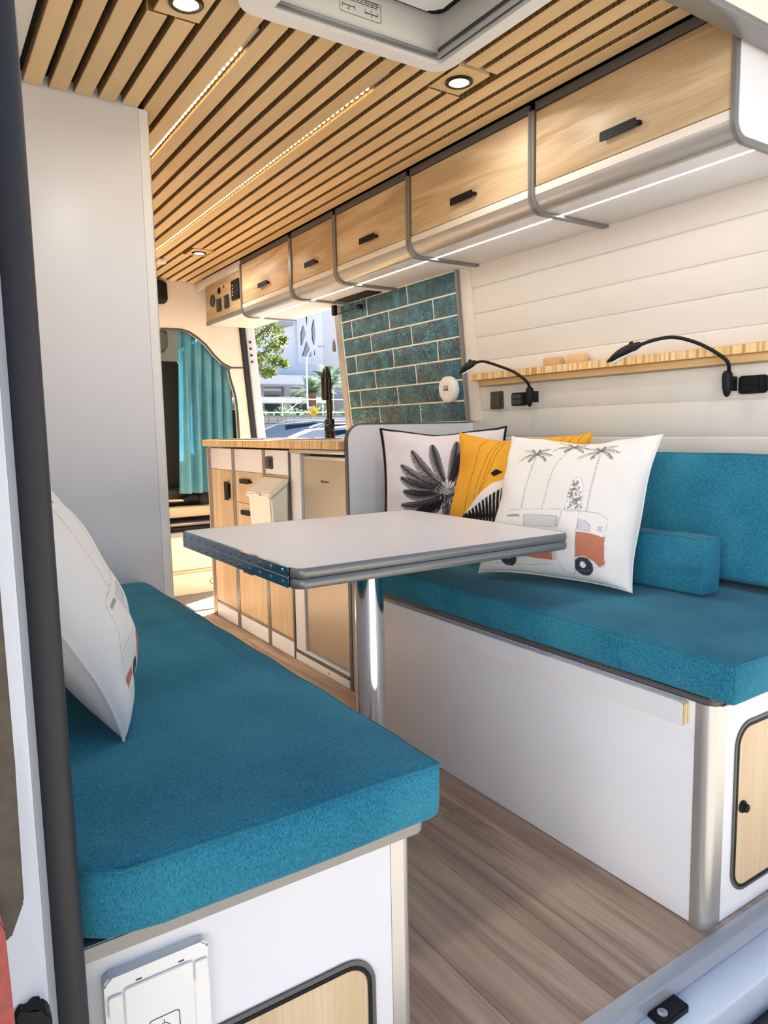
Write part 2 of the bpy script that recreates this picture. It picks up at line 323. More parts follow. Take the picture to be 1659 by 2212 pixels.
# ceiling opening for the hatch is cut by building the backing round it
bpy.data.meshes.remove(roof.data)
bm = bmesh.new()
for b in ((-.01, .66, .88, 4.4), (1.115, 1.95, .88, 4.4), (.66, 1.115, 1.43, 4.4), (.66, 1.115, .88, .95)): bm_box(bm, b[0], b[1], b[2], b[3], 1.862, 1.93)
roof = from_bm('ceiling', bm, 'blackm', None, False); struct(roof, 'van ceiling of bamboo slats with dark gaps between them', 'ceiling')
SP, SW, S0 = .06, .0432, .309
HX0, HX1, HY0, HY1 = .612, 1.147, .93, 1.462
SPOTS = [(1.25, 1.52), (1.27, 3.562), (.548, 1.545)]
def slat_mesh(l):
    bm = bmesh.new(); bm_box(bm, 0, SW, 0, l, 0, .03, .0016, 1)
    bm.normal_update()
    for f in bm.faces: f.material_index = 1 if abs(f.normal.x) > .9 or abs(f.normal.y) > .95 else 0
    return bm
for i in range(20):
    x0 = S0+SP*i; x1 = x0+SW; end = 2.088 if x0 < .6 else 4.296
    cuts = []
    if x1 > HX0+.02 and x0 < HX1-.02: cuts.append((.9, HY1-.03))
    for sx, sy in SPOTS:
        if x1 > sx-.055 and x0 < sx+.055: cuts.append((sy-.074, sy+.074))
    segs = [(.903, end)]
    for c0, c1 in cuts:
        segs = [q for a, b in segs for q in ((a, min(b, c0)), (max(a, c1), b)) if q[1]-q[0] > .02]
    for a, b in segs:
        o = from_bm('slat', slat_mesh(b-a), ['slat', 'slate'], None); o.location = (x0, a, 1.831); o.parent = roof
soff = struct(box('trim_1', .046, .292, .88, 2.09, 1.838, 1.861, 'cream', bev=.002), 'cream soffit board along the left edge of the slatted ceiling', 'trim')
# right wall lining: shiplap boards
zs = [.0, .74, .818, .911, 1.011, 1.104, 1.197, 1.285, 1.373, 1.468, 1.563, 1.66, 1.862]
wr = struct(prism('wall_right', [(WX(-.03)+.0062, -.03), (WX(1.86)+.0062, 1.86), (1.95, 1.86), (1.95, -.03)], 'y', .705, 3.1, 'wpaint'), 'white shiplap right wall above the long teal bench', 'wall')
for a, b in zip(zs, zs[1:]):
    g = .0014
    prism('board', [(WX(a+g)+.006, a+g), (WX(a+g)+.0035, a+g+.0004), (WX(a+g+.009), a+g+.009), (WX(b-g-.003), b-g-.003), (WX(b-g)+.0025, b-g-.0004), (WX(b-g)+.006, b-g)], 'y', .72, 2.185, 'wpaint', wr)
# white post between shiplap and tiles
prism('corner_strip', [(WX(.97)-.006, .975), (WX(1.545)-.006, 1.545), (WX(1.545)+.015, 1.545), (WX(.97)+.015, .975)], 'y', 2.135, 2.197, 'wpaint', wr)
# wall above and below the sliding-door opening
bm = bmesh.new(); bm_box(bm, 1.83, 1.95, 3.1, 4.5, 1.62, 1.93)
struct(from_bm('wall_header', bm, 'wpaint', None, False), 'white lining above the open side door', 'wall')
# ---- rear header
hd = struct(box('trim_2', .0, 1.95, .862, .9, 1.744, 1.93, 'cream'), 'cream header board across the top of the rear doorway', 'trim')
box('edge_profile', .0, 1.95, .858, .906, 1.728, 1.744, 'grey', hd, bev=.004)
struct(box('roof_edge', -.06, 2.0, .58, .862, 1.86, 1.95, 'body', bev=.02), 'white painted rear edge of the van roof', 'roof')
struct(prism('wall_rear', [(1.93, -.05), (1.93, 1.86), (2.0, 1.86), (2.0, -.05)], 'y', .62, .72, 'body', None, .004), 'white painted body pillar right of the rear doorway', 'pillar')
# ---- bulkhead towards the cab, with the curtain cut-out
cut = [(1.02, 1.555), (1.28, 1.555), (1.40, 1.557), (1.45, 1.545), (1.50, 1.515), (1.55, 1.475), (1.60, 1.415), (1.65, 1.368), (1.70, 1.345), (1.687, 1.327), (1.70, 1.26), (1.715, 1.214), (1.728, 1.15), (1.735, 1.06), (1.738, .9), (1.738, .0)]
bm = bmesh.new()
front = [(x, 4.302, z) for x, z in cut]; outer = [(x, 4.302, 1.83 if i < 9 else z) for i, (x, z) in enumerate(cut)]
SL = lambda z: 1.818-(z-.9)*.0775
outer = [(x, 4.302, 1.86) for x, z in cut[:8]]+[(SL(1.86), 4.302, 1.86)]+[(SL(z), 4.302, z) for x, z in cut[9:]]
F = [bm.verts.new(p) for p in front]; O = [bm.verts.new(p) for p in outer]
F2 = [bm.verts.new((p[0], 4.34, p[2])) for p in front]; O2 = [bm.verts.new((p[0], 4.34, p[2])) for p in outer]
for i in range(len(F)-1):
    bm.faces.new((F[i], F[i+1], O[i+1], O[i])); bm.faces.new((F2[i], O2[i], O2[i+1], F2[i+1])); bm.faces.new((F[i], F2[i], F2[i+1], F[i+1])); bm.faces.new((O[i], O[i+1], O2[i+1], O2[i]))
bh = struct(from_bm('wall_front', bm, 'cream', None), 'cream bulkhead surround with a curved opening to the cab', 'wall')
tube('edge_trim', [(x, 4.303, z) for x, z in cut[1:]], .007, 'lead', bh, 8)
tube('seam_line', [(1.70, 4.300, 1.342), (1.78, 4.300, 1.345)], .005, 'lead', bh, 8)
struct(box('wall_front_panel', .045, 1.03, 4.302, 4.34, 0, 1.862, 'cream', bev=0), 'cream bulkhead panel on the driver side', 'wall')
# ---- side door opening: B pillar with seal (left of the view through the door)
pr = thing('door_surround', 'white side door pillar with black rubber seal beside the curtain', 'door frame', (1.86, 4.4, 0)); tag(pr, kind='structure')
for nm, a, b, y0, y1, m in (('rubber_seal', .0005, .034, 4.285, 4.33, 'rubber'), ('painted_pillar', .0345, .088, 4.27, 4.36, 'body'), ('outer_pillar', .06, .13, 4.36, 4.6, 'body')):
    prism(nm, [(SL(-.05)+a, -.05), (SL(1.7)+a, 1.7), (SL(1.7)+b, 1.7), (SL(-.05)+b, -.05)], 'y', y0, y1, m, pr, .005)
for z in (1.50, 1.46, 1.42, 1.38): lathe('latch_screw', [(.008, 0), (.008, .006), (.005, .009)], (SL(z)+.05, 4.27, z), (0, -1, 0), 'dgrey', pr, 12)
# ---- cab beyond the bulkhead
struct(box('cab_floor', .0, 1.95, 4.09, 6.2, -.06, -.004, 'brown', bev=0), 'dark floor of the driving cab', 'floor')
struct(box('cab_roof', .0, 1.95, 4.4, 6.0, 1.80, 1.86, 'olive', bev=0), 'grey headliner of the driving cab', 'ceiling')
struct(box('cab_wall_left', -.02, .04, 4.4, 6.2, -.05, 1.85, 'olive', bev=0), 'left side of the driving cab', 'wall')
struct(box('cab_front', .0, 1.95, 5.9, 6.0, 1.32, 1.86, 'olive', bev=.02), 'headliner edge above the windscreen in the cab', 'trim')
struct(box('dashboard', .05, 1.9, 5.7, 6.2, -.05, 1.0, 'brown', bev=.05), 'dark dashboard at the front of the cab', 'dashboard')
struct(box('cab_door', 1.88, 1.95, 4.62, 6.2, -.05, 1.1, 'brown', bev=.01), 'lower part of the passenger door in the cab', 'door')

# ================================================================ sill and rear bodywork
sl = struct(prism('trim_3', [(.712, .0015), (.686, .0015), (.682, -.001), (.682, -.028), (.686, -.028), (.6875, -.004), (.712, -.004)], 'x', .04, 1.9, 'alul'), 'aluminium angle strip capping the floor edge at the rear doorway', 'trim')
sill = struct(prism('door_sill', [(.70, -.029), (.676, -.031), (.655, -.034), (.641, -.042), (.632, -.058), (.628, -.09), (.628, -.3), (.70, -.3)], 'x', -.03, 1.97, 'body'), 'white painted metal sill below the rear doorway', 'sill')
bp_ = struct(prism('bumper_step', [(.627, -.115), (.60, -.098), (.585, -.095), (.578, -.108), (.40, -.112), (.36, -.14), (.36, -.45), (.627, -.45)], 'x', -.1, 2.05, 'bumper'), 'black plastic rear bumper step below the sill', 'bumper')
for k in range(3): tube('rib', [(-.1, .565-.05*k, -.108), (2.05, .565-.05*k, -.108)], .004, 'bumper', bp_, 6)
st = thing('striker_plate', 'small black plastic door striker block screwed to the white sill', 'striker', (1.0, .665, -.033))
prism('block', rrect(.952, 1.024, .652, .688, .004, 2), 'z', -.0365, -.024, 'black', st, .0015)
lathe('screw', [(.0085, 0), (.0085, .002), (.006, .0032), (.003, .0032), (.003, .0015)], (.972, .668, -.0242), (0, 0, 1), 'alul', st, 16)
pil = struct(prism('pillar_left', [(.049, .622), (.062, .632), (.066, .66), (.073, .675), (.074, .70), (.0, .712), (-.08, .712), (-.08, .60), (.03, .604)], 'z', -.3, 1.9, 'body', None, .003), 'white painted body pillar left of the rear doorway', 'pillar')
tag(tube('door_seal', [(.0835, .694, z/20) for z in range(-6, 38)], .0165, 'rubber', None, 14, flat=1.15), 'black rubber weatherstrip running up the left edge of the doorway', 'rubber seal')
tl = thing('tail_light', 'red tail light with smoked upper housing on the left pillar', 'tail light', (-.02, .6, .3))
prism('housing', [(-.08, .56), (.036, .560), (.047, .587), (.0485, .70), (.0478, .95), (-.08, .95)], 'y', .596, .6215, 'smoke', tl, .002)
prism('lens', [(-.08, .2), (.040, .2), (.0335, .47), (.0315, .577), (.028, .60), (-.08, .60)], 'y', .582, .6, 'red', tl, .004)
hg = thing('door_check', 'black plastic door check bracket at the foot of the left pillar', 'bracket', (.05, .62, .38))
prism('bracket', [(.034, .38), (.061, .38), (.061, .476), (.056, .483), (.053, .483), (.052, .487), (.042, .487), (.041, .492), (.037, .493), (.034, .488)], 'y', .604, .6235, 'black', hg, .0015)
lathe('pin', [(.006, 0), (.006, .012), (.003, .014)], (.049, .604, .45), (0, -1, 0), 'black', hg, 14)
# ================================================================ benches
def oak_hatch(par, x0, x1, z0, z1, y, r, knob=None, nm='door'):
    """flush rounded door in a dark rubber rebate, facing the rear"""
    fr = frame_loop('door_gasket', rrect(x0-.012, x1+.012, z0-.012, z1+.012, r+.012, 8), rrect(x0, x1, z0, z1, r, 8), 'y', y-.0035, y+.006, 'greyd', par)
    frame_loop('door_rim', rrect(x0-.006, x1+.006, z0-.006, z1+.006, r+.006, 8), rrect(x0-.001, x1+.001, z0-.001, z1+.001, r+.001, 8), 'y', y-.0045, y+.002, 'black', par)
    d = prism(nm, rrect(x0, x1, z0, z1, r, 8), 'y', y-.0025, y+.004, 'oakv', par)
    if knob:
        k = lathe('knob', [(.012, 0), (.012, .003), (.009, .005), (.008, .011), (.004, .013)], (knob[0], y-.003, knob[1]), (0, -1, 0), 'black', d, 18)
lb = thing('storage_bench', 'white bench box at the left of the doorway with oak hatch', 'bench', (.28, 1.4, 0))
box('end_panel', .046, .468, .715, .735, .0, .43, 'white', lb, .001)
prism('corner_profile', [(.468, .7145), (.488, .7145)]+arc(.488, .7245, .0105, -90, 0, 4)+[(.4985, .735), (.468, .735)], 'z', 0, .43, 'alu', lb)
box('side_panel', .478, .4975, .735, 2.09, 0, .43, 'white', lb, .001)
box('top_board', .046, .497, .72, 2.09, .4305, .4345, 'ply', lb, 0)
prism('edge_profile', [(.046, .706), (.50, .706)]+arc(.505, .7185, .0125, -90, 0, 5)+[(.5175, 2.085), (.046, 2.085)], 'z', .4345, .452, 'grey', lb, .0015)
oak_hatch(lb, .11, .428, .02, .286, .715, .03)
lc = cushion('seat_cushion', .075, .535, .688, 2.08, .4525, .531, 'teal', 'teal fabric seat cushion on the left bench, nearest the camera', 'cushion', r=.014, crown=.004, flop=lambda q, d: Vector((q.x, q.y+max(0, .137-q.x)*.75*max(0, -d.y), q.z)))
sh = thing('shower_box', 'white plastic outdoor shower box with shower symbol on the left bench', 'shower box', (.172, .71, .2))
prism('housing', rrect(.118, .224, .301, .413, .008), 'y', .7015, .7148, 'white2', sh, .002)
prism('lid', rrect(.1365, .2065, .3015, .398, .003, 2), 'y', .6985, .7015, 'white2', sh, .0008)
for x in (.121, .2085): prism('hinge_tab', rrect(x, x+.0135, .372, .395, .002, 2), 'y', .6982, .7015, 'white2', sh, .0006)
for x in (.1485, .192): box('hinge_slot', x, x+.006, .7008, .7016, .4005, .4018, 'dgrey', sh, 0)
sy = frame_loop('symbol_frame', rrect(.158, .190, .314, .352, .004), rrect(.1588, .1892, .3148, .3512, .0035), 'y', .6981, .6986, 'ink', sh)
bm = bmesh.new()
def sline(a, b, r=.0004): tube_bm(bm, [(a[0], .6984, a[1]), (b[0], .6984, b[1])], r, 5)
sline((.1735, .3475), (.1735, .343)); sline((.1715, .343), (.1755, .343)); sline((.1715, .343), (.1675, .3385)); sline((.1755, .343), (.1795, .3385)); sline((.1675, .3385), (.1795, .3385))
for k in range(4):
    for j in range(4): sline((.1688+.0031*k+(k-1.5)*.0008*j, .336-.005*j), (.1688+.0031*k+(k-1.5)*.0008*(j+.6), .333-.005*j))
from_bm('shower_symbol', bm, 'ink', sh)

rb = thing('storage_bench', 'long white bench box on the right with rounded aluminium corner post', 'bench', (1.5, 1.45, 0))
box('front_panel', 1.174, 1.19, .748, 1.875, .0015, .4385, 'white', rb, .001)
prism('corner_post', [(1.1725, .755), (1.1725, .742)]+arc(1.193, .742, .0205, 180, 270, 8)+[(1.219, .7215), (1.219, .74), (1.19, .755)], 'z', 0, .4385, 'alu', rb)
box('end_panel', 1.219, 1.862, .7225, .74, .0015, .4385, 'white', rb, .001)
box('top_board', 1.19, 1.86, .735, 1.875, .43, .4395, 'ply', rb, 0); box('return_panel', 1.19, 1.86, 1.858, 1.8745, .0015, .4295, 'white', rb, .001); box('rear_box', 1.3, 1.86, 1.8755, 2.186, .0015, .4395, 'white', rb, .001)
prism('edge_profile', [(1.86, .714), (1.19, .714)]+arc(1.188, .73, .0165, 270, 180, 6)+[(1.1715, 1.876), (1.29, 1.876), (1.29, 2.188), (1.86, 2.188)], 'z', .4395, .4525, 'greyd', rb, .003)
rail = prism('ledge_rail', rrect(.768, 1.874, .392, .4375, .007, 3), 'x', 1.152, 1.1738, 'white', rb, .001)
for k in range(4): prism('ply_layer', rrect(.7672, .775, .3935, .436, .003, 2), 'x', 1.1535+.0052*k, 1.1575+.0052*k, 'ply', rail)
oak_hatch(rb, 1.262, 1.84, .055, .375, .7225, .035, (1.279, .218))
rc = cushion('seat_cushion', 1.166, 1.855, .678, 2.185, .453, .53, 'teal', 'long teal fabric seat cushion on the right bench under the pillows', 'cushion', r=.012, crown=.006, flop=lambda q, d: Vector((max(q.x, 1.295) if q.y > 1.88 else q.x, q.y, q.z)))
# backrest: leans on the wall
A = math.radians(10.5)
Mb = Matrix.Translation((1.69, 0, .555)) @ Matrix.Rotation(A, 4, 'Y')
bk = cushion('backrest_cushion', 0, .095, .74, 2.17, 0, .325, 'teal', 'long teal backrest cushion leaning against the shiplap wall', 'cushion', r=.014, crown=0, M4=Mb)
bo = cushion('bolster_cushion', 1.545, 1.615, .986, 1.34, .5385, .677, 'teal', 'small teal block cushion standing between van pillow and backrest', 'cushion', r=.008, crown=.001, nd=.035)
tube('zip_seam', [(1.5415, y, .605) for y in np.linspace(.99, 1.33, 12)], .002, 'piping', bo, 6)
tube('zip_seam', [(1.5415, y, .597) for y in np.linspace(.99, 1.33, 12)], .002, 'piping', bo, 6)

# ================================================================ pillows with printed covers
class Canvas:
    def __init__(s, n, bgc, quad):
        s.n = n; s.a = np.ones((n, n, 3))*np.array(bgc); src = np.array(quad, float); dst = np.array([(0, 1), (1, 1), (0, 0), (1, 0)], float)
        A = []; b = []
        for (x, y), (u, v) in zip(src, dst):
            A += [[x, y, 1, 0, 0, 0, -u*x, -u*y], [0, 0, 0, x, y, 1, -v*x, -v*y]]; b += [u, v]
        s.h = np.append(np.linalg.solve(np.array(A), np.array(b)), 1).reshape(3, 3)
        c = src.mean(0); s.k = np.linalg.norm(s.P([c])[0]-s.P([c+[1, 0]])[0])     # canvas px per drawing unit
    def P(s, pts):
        p = np.array(pts, float); q = np.c_[p, np.ones(len(p))] @ s.h.T; return q[:, :2]/q[:, 2:]*s.n
    def _blend(s, x0, x1, y0, y1, al, c, op):
        s.a[y0:y1, x0:x1] = s.a[y0:y1, x0:x1]*(1-al[..., None]*op)+np.array(c)*al[..., None]*op
    def _grid(s, p, m):
        x0, y0 = np.maximum(0, np.floor(p.min(0)-m)).astype(int); x1, y1 = np.minimum(s.n, np.ceil(p.max(0)+m)).astype(int)
        if x1 <= x0 or y1 <= y0: return None
        return x0, x1, y0, y1, *np.meshgrid(np.arange(x0, x1)+.5, np.arange(y0, y1)+.5)
    def line(s, pts, w, c, op=1):
        p = s.P(pts); w = max(w*s.k, .8)
        for a, b in zip(p, p[1:]):
            g = s._grid(np.array([a, b]), w+2)
            if g is None: continue
            x0, x1, y0, y1, X, Y = g; d = b-a; t = np.clip(((X-a[0])*d[0]+(Y-a[1])*d[1])/max(1e-9, d@d), 0, 1)
            D = np.hypot(X-a[0]-t*d[0], Y-a[1]-t*d[1]); s._blend(x0, x1, y0, y1, np.clip(w/2+.5-D, 0, 1), c, op)
    def poly(s, pts, c, op=1):
        p = s.P(pts); g = s._grid(p, 1)
        if g is None: return
        x0, x1, y0, y1, X, Y = g; ins = np.zeros(X.shape)
        for ox, oy in ((-.25, -.25), (.25, -.25), (-.25, .25), (.25, .25)):
            m = np.zeros(X.shape, bool)
            for a, b in zip(p, np.roll(p, -1, 0)):
                if a[1] != b[1]:
                    cnd = ((a[1] > Y+oy) != (b[1] > Y+oy)); m ^= cnd & (X+ox < (b[0]-a[0])*(Y+oy-a[1])/(b[1]-a[1])+a[0])
            ins += m/4
        s._blend(x0, x1, y0, y1, ins, c, op)
    def ell(s, cx, cy, rx, ry, c, op=1, n=28): s.poly([(cx+rx*math.cos(2*PI*k/n), cy+ry*math.sin(2*PI*k/n)) for k in range(n)], c, op)
def frond(cv, a, b, bend, ln, w, c, n=18, sag=.0):
    a, b = np.array(a, float), np.array(b, float); d = b-a; nn = np.array([-d[1], d[0]]); m = (a+b)/2+nn*bend
    f = lambda t: (1-t)**2*a+2*t*(1-t)*m+t*t*b
    cv.line([f(k/14) for k in range(15)], w*1.5, c)
    for k in range(1, n+1):
        t = k/n; p = f(t); tn = f(min(1, t+.02))-f(t-.02); tn /= np.linalg.norm(tn)+1e-9; no = np.array([-tn[1], tn[0]]); L = ln*(math.sin(PI*min(1, t*.85+.12))**.7)
        for sg in (1, -1): q = p+(tn*.75+no*sg*.7)*L+np.array([0, sag*L]); cv.line([p, (p+q)/2+tn*L*.08, q], w, c)
L3 = lambda h: lin(h)[:3]
def van_print(n=520):
    cv = Canvas(n, L3('ece8e2'), [(780, 65), (1620, 95), (600, 850), (1500, 965)])
    Kk, G, O = L3('45443f'), L3('8d8a84'), L3('c06a4a')
    for tr in ([(912, 525), (925, 420), (948, 300), (968, 205)], [(1035, 535), (1062, 400), (1095, 280), (1165, 150)], [(1282, 550), (1295, 430), (1312, 310), (1325, 205)]):
        for a, b in zip(tr, tr[1:]):
            for k in range(16):
                x = a[0]+(b[0]-a[0])*k/16; y = a[1]+(b[1]-a[1])*k/16
                cv.line([(x-4, y), (x+4, y-2)], 3.2, L3('6f7478'), .75)
    for cx, cy, s in ((968, 208, 1), (1168, 152, .95), (1325, 200, 1.1)):
        for dx, dy, bnd in ((-110, 35, .25), (-80, -38, .2), (-30, -40, .1), (75, -35, -.2), (90, 8, -.25), (60, 45, -.3), (-70, 8, .2), (20, -35, -.1), (-45, 40, .25)):
            col = L3('3f4238') if dx > -60 else L3('8f8a55'); frond(cv, (cx, cy), (cx+dx*s, cy+dy*s), bnd, 15*s, 2.0, col, 10, .4)
    def outline(p, w=2, c=G, op=.8): cv.line(p+[p[0]], w, c, op)
    outline([(800, 545), (830, 528), (1130, 540), (1350, 560), (1395, 590), (1385, 690), (1372, 850), (1225, 880), (1100, 850), (880, 850), (710, 820), (715, 650)], 2)
    cv.line([(720, 660), (1100, 700), (1390, 690)], 2, G, .7)
    cv.poly([(815, 552), (900, 556), (905, 572), (820, 566)], L3('85888c'), .8); cv.poly([(930, 562), (1115, 578), (1115, 640), (932, 630)], L3('c4c9cc'), .7); outline([(930, 562), (1115, 578), (1115, 640), (932, 630)], 2.5, Kk, .6)
    cv.poly([(1130, 580), (1134, 640), (1118, 640), (1118, 578)], L3('777777'), .5)
    cv.poly([(1245, 600), (1275, 603), (1300, 625), (1308, 665), (1240, 658)], L3('c9cdd2'), .8); outline([(1245, 600), (1275, 603), (1300, 625), (1308, 665), (1240, 658)], 2.5, Kk, .7)
    for k in range(6): cv.line([(1342, 632+6*k), (1368, 634+6*k)], 2, Kk, .7)
    for P_ in ([(700, 770), (770, 765), (775, 745), (700, 740)], [(900, 700), (1108, 706), (1103, 826), (900, 800), (880, 745)], [(1232, 668), (1300, 672), (1385, 694), (1372, 838), (1345, 855), (1310, 820), (1255, 798), (1217, 805)]):
        cv.poly(P_, O, .92); outline(P_, 2.5, L3('9c4f38'), .5)
    for k in range(260):
        x, y = random.uniform(885, 1385), random.uniform(680, 850)
        if (x < 1105 and y > 705 and y < 815) or (x > 1235 and y < 830): cv.ell(x, y, random.uniform(4, 14), random.uniform(3, 10), L3(random.choice(['d0805e', 'b25c40', 'c97250'])), .22, 10)
    cv.poly([(1110, 706), (1090, 706), (1085, 826), (1106, 826)], L3('f0ece6'), .6)
    for cx, cy in ((822, 798), (1255, 855)):
        cv.ell(cx, cy, 56, 56, L3('eeeae4')); cv.ell(cx, cy, 53, 53, L3('3a3d42')); 
        for k in range(40):
            a = random.uniform(0, 2*PI); r = random.uniform(24, 50); cv.ell(cx+r*math.cos(a), cy+r*math.sin(a), random.uniform(3, 10), random.uniform(2, 6), L3(random.choice(['2a2c30', '585c63', '70757c'])), .4, 10)
        cv.ell(cx-3, cy-8, 19, 21, L3('23252a')); cv.ell(cx-3, cy-8, 16, 18, L3('e9e7e4'))
    wb = [(1150, 552), (1244, 556), (1236, 640), (1222, 760), (1200, 890), (1180, 905), (1130, 880), (1112, 790), (1120, 690), (1138, 610)]
    cv.poly(wb, L3('efebe6')); outline(wb, 2.2, G, .8)
    sb = [(1163, 540), (1172, 480), (1188, 420), (1210, 375), (1232, 358), (1248, 378), (1258, 430), (1256, 490), (1246, 542)]
    cv.poly(sb, L3('f0ece8')); outline(sb, 2, G, .8)
    for k in range(90):
        t = random.random(); y = 385+150*t; x = 1215+random.uniform(-1, 1)*(12+26*min(1, t*1.6)); r = random.uniform(3, 7)
        cv.ell(x, y, r, r, Kk, .9, 9); cv.ell(x+1, y, r*.5, r*.5, L3('e8e4e0'), .9, 8)
    return cv
def palm_print(n=520):
    cv = Canvas(n, L3('e3dcdd'), [(35, 45), (722, 58), (60, 690), (715, 720)]); Kk = L3('1d1a1f')
    for a, b, bd in (((375, 400), (148, 268), -.16), ((372, 395), (205, 192), -.14), ((380, 380), (312, 155), -.10), ((395, 375), (442, 142), .08), ((410, 380), (482, 185), .08), ((370, 405), (148, 335), -.2), ((368, 415), (165, 408), -.25), ((370, 430), (155, 478), -.3), ((385, 440), (235, 515), -.3),
                     ((420, 400), (560, 230), .12), ((425, 410), (640, 290), .16), ((430, 420), (640, 400), .22), ((430, 440), (600, 500), .28), ((360, 470), (150, 560), -.3), ((440, 450), (620, 580), .3)):
        frond(cv, a, b, bd, 40, 4.0, Kk, 32)
    cv.poly([(360, 410), (420, 400), (440, 480), (430, 640), (370, 640), (360, 480)], Kk, .9)
    for k in range(60): x, y = random.uniform(350, 440), random.uniform(400, 620); cv.line([(x, y), (x+random.uniform(-8, 8), y-16)], 2.5, L3('d8d2d4'))
    for k in range(26): a = PI*(.1+.8*k/25); cv.line([(390, 440), (390+75*math.cos(a), 440-70*math.sin(a))], 2.2, L3('d8d2d4') if k % 2 else Kk)
    for e in (((35, 45), (722, 58)), ((35, 45), (60, 690)), ((722, 58), (715, 720)), ((60, 690), (715, 720))): cv.line(e, 16, Kk)
    return cv
def zebra_print(n=520):
    cv = Canvas(n, L3('e6a535'), [(490, 72), (1250, 108), (415, 690), (1190, 760)]); Kk = L3('1b1716'); Wt = L3('eee8df')
    for p in ([(680, 100), (640, 160), (610, 320), (565, 510)], [(745, 115), (700, 200), (660, 330), (635, 440)], [(760, 125), (720, 210), (690, 330), (660, 430)], [(780, 125), (740, 220), (705, 330), (680, 400)], [(1115, 115), (1090, 150)], [(1160, 118), (1135, 160)], [(1205, 112), (1190, 160)]): cv.line(p, 2.6, Kk)
    cv.poly([(725, 310), (755, 290), (800, 310), (745, 330)], Kk)
    body = [(540, 528), (575, 500), (660, 420), (740, 362), (900, 330), (1000, 420), (1010, 700), (800, 740), (640, 560), (600, 540)]
    cv.poly(body, Wt)
    for k in range(16):
        t = k/15; x0, y0 = 575+t*330, 500-t*165; x1, y1 = 600+t*260, 540+t*190
        cv.poly([(x0, y0), (x0+14, y0-8), ((x0+x1)/2+26, (y0+y1)/2-6), (x1+12, y1), (x1, y1+2), ((x0+x1)/2+6, (y0+y1)/2+8)], Kk)
    cv.poly([(540, 528), (575, 497), (605, 535), (580, 533)], Kk)
    return cv
def pillow_mesh(name, cv, W, H, T, back, n=230, seed=1, edge=None, sag=.0):
    """u right, v up, front towards -n; returned mesh in local coords x=u*W, z=v*H, y = depth"""
    us = np.linspace(-1, 1, n); U, V = np.meshgrid(us, us)
    e = lambda a: np.clip(1-a*a, 0, 1)
    corner = 1-.085*e(V)**.8*np.abs(U)**3, 1-(.085+.035*(V > 0)*(1+.5*np.sin(5*U+seed)))*e(U)**.8*np.abs(V)**3
    X = U*W/2*corner[0]; Z = V*H/2*corner[1]
    prof = (e(U)*e(V))**.42*(1-.12*(U**2+V**2)/2)
    wr = .004*np.sin(9*U+5*V+seed)*np.sin(7*V-3*U+seed*2)*(1-prof*.6)+.0035*np.sin(16*V+seed+2*np.sin(3*U))*np.abs(U)**4+.0035*np.sin(18*U+seed*3+2*np.sin(4*V))*np.abs(V)**4
    wr += .006*np.exp(-((V-.82+.25*U*U)/.10)**2)*np.sin(7*U+seed)+.005*np.exp(-((U-.8*np.sign(U))/.12)**2)*np.sin(9*V+2*seed)+.004*np.sin(6*(U*.6+V)+3*seed)*np.sin(4*(V*.5-U)+seed)
    wr *= (e(U)*e(V))**.15
    D = T/2*prof*(1-sag*V)
    edge_y = .006*np.sin(4*U+seed)*np.abs(V)**6+.006*np.sin(5*V+seed*2)*np.abs(U)**6
    Yf = edge_y-D+wr; vf = np.stack([X, Yf, Z], -1).reshape(-1, 3)
    m = 70; ub = np.linspace(-1, 1, m); Ub, Vb = np.meshgrid(ub, ub)
    Xb = Ub*W/2*(1-.085*e(Vb)**.8*np.abs(Ub)**3); Zb = Vb*H/2*(1-(.085+.035*(Vb > 0)*(1+.5*np.sin(5*Ub+seed)))*e(Ub)**.8*np.abs(Vb)**3); Pb = (e(Ub)*e(Vb))**.42*(1-.12*(Ub**2+Vb**2)/2)
    eb = .006*np.sin(4*Ub+seed)*np.abs(Vb)**6+.006*np.sin(5*Vb+seed*2)*np.abs(Ub)**6
    vb = np.stack([Xb, eb+T/2*Pb*.9, Zb], -1).reshape(-1, 3)
    def quads(n, o, flip):
        i, j = np.meshgrid(np.arange(n-1), np.arange(n-1)); a = (i*n+j).ravel()+o; q = np.stack([a, a+1, a+n+1, a+n], -1); return q[:, ::-1] if flip else q
    fF, fB = quads(n, 0, False), quads(m, n*n, True)
    me = bpy.data.meshes.new(name); Vt = np.vstack([vf, vb]); Fq = np.vstack([fF, fB]).astype(np.int32)
    me.vertices.add(len(Vt)); me.vertices.foreach_set('co', Vt.astype(np.float32).ravel()); me.loops.add(Fq.size); me.loops.foreach_set('vertex_index', Fq.ravel())
    me.polygons.add(len(Fq)); me.polygons.foreach_set('loop_start', np.arange(0, Fq.size, 4, dtype=np.int32)); me.update(); me.validate()
    ix = np.clip(((U+1)/2*cv.n).astype(int), 0, cv.n-1); iy = np.clip(((V+1)/2*cv.n).astype(int), 0, cv.n-1)
    k = cv.a; st = max(1, cv.n//n)
    ks = sum(np.roll(np.roll(k, dx, 0), dy, 1) for dx in range(st) for dy in range(st))/(st*st) if st > 1 else k
    cf = ks[iy, ix].reshape(-1, 3); cb = np.ones((m*m, 3))*np.array(back)
    at = me.color_attributes.new('print', 'FLOAT_COLOR', 'POINT'); at.data.foreach_set('color', np.c_[np.vstack([cf, cb]), np.ones(len(Vt))].astype(np.float32).ravel())
    # border loop for the sewn edge
    def bpt(u, v): 
        return (u*W/2*(1-.085*(1-v*v)**.8*abs(u)**3), .006*math.sin(4*u+seed)*abs(v)**6+.006*math.sin(5*v+seed*2)*abs(u)**6, v*H/2*(1-(.085+.035*(v > 0)*(1+.5*math.sin(5*u+seed)))*(1-u*u)**.8*abs(v)**3))
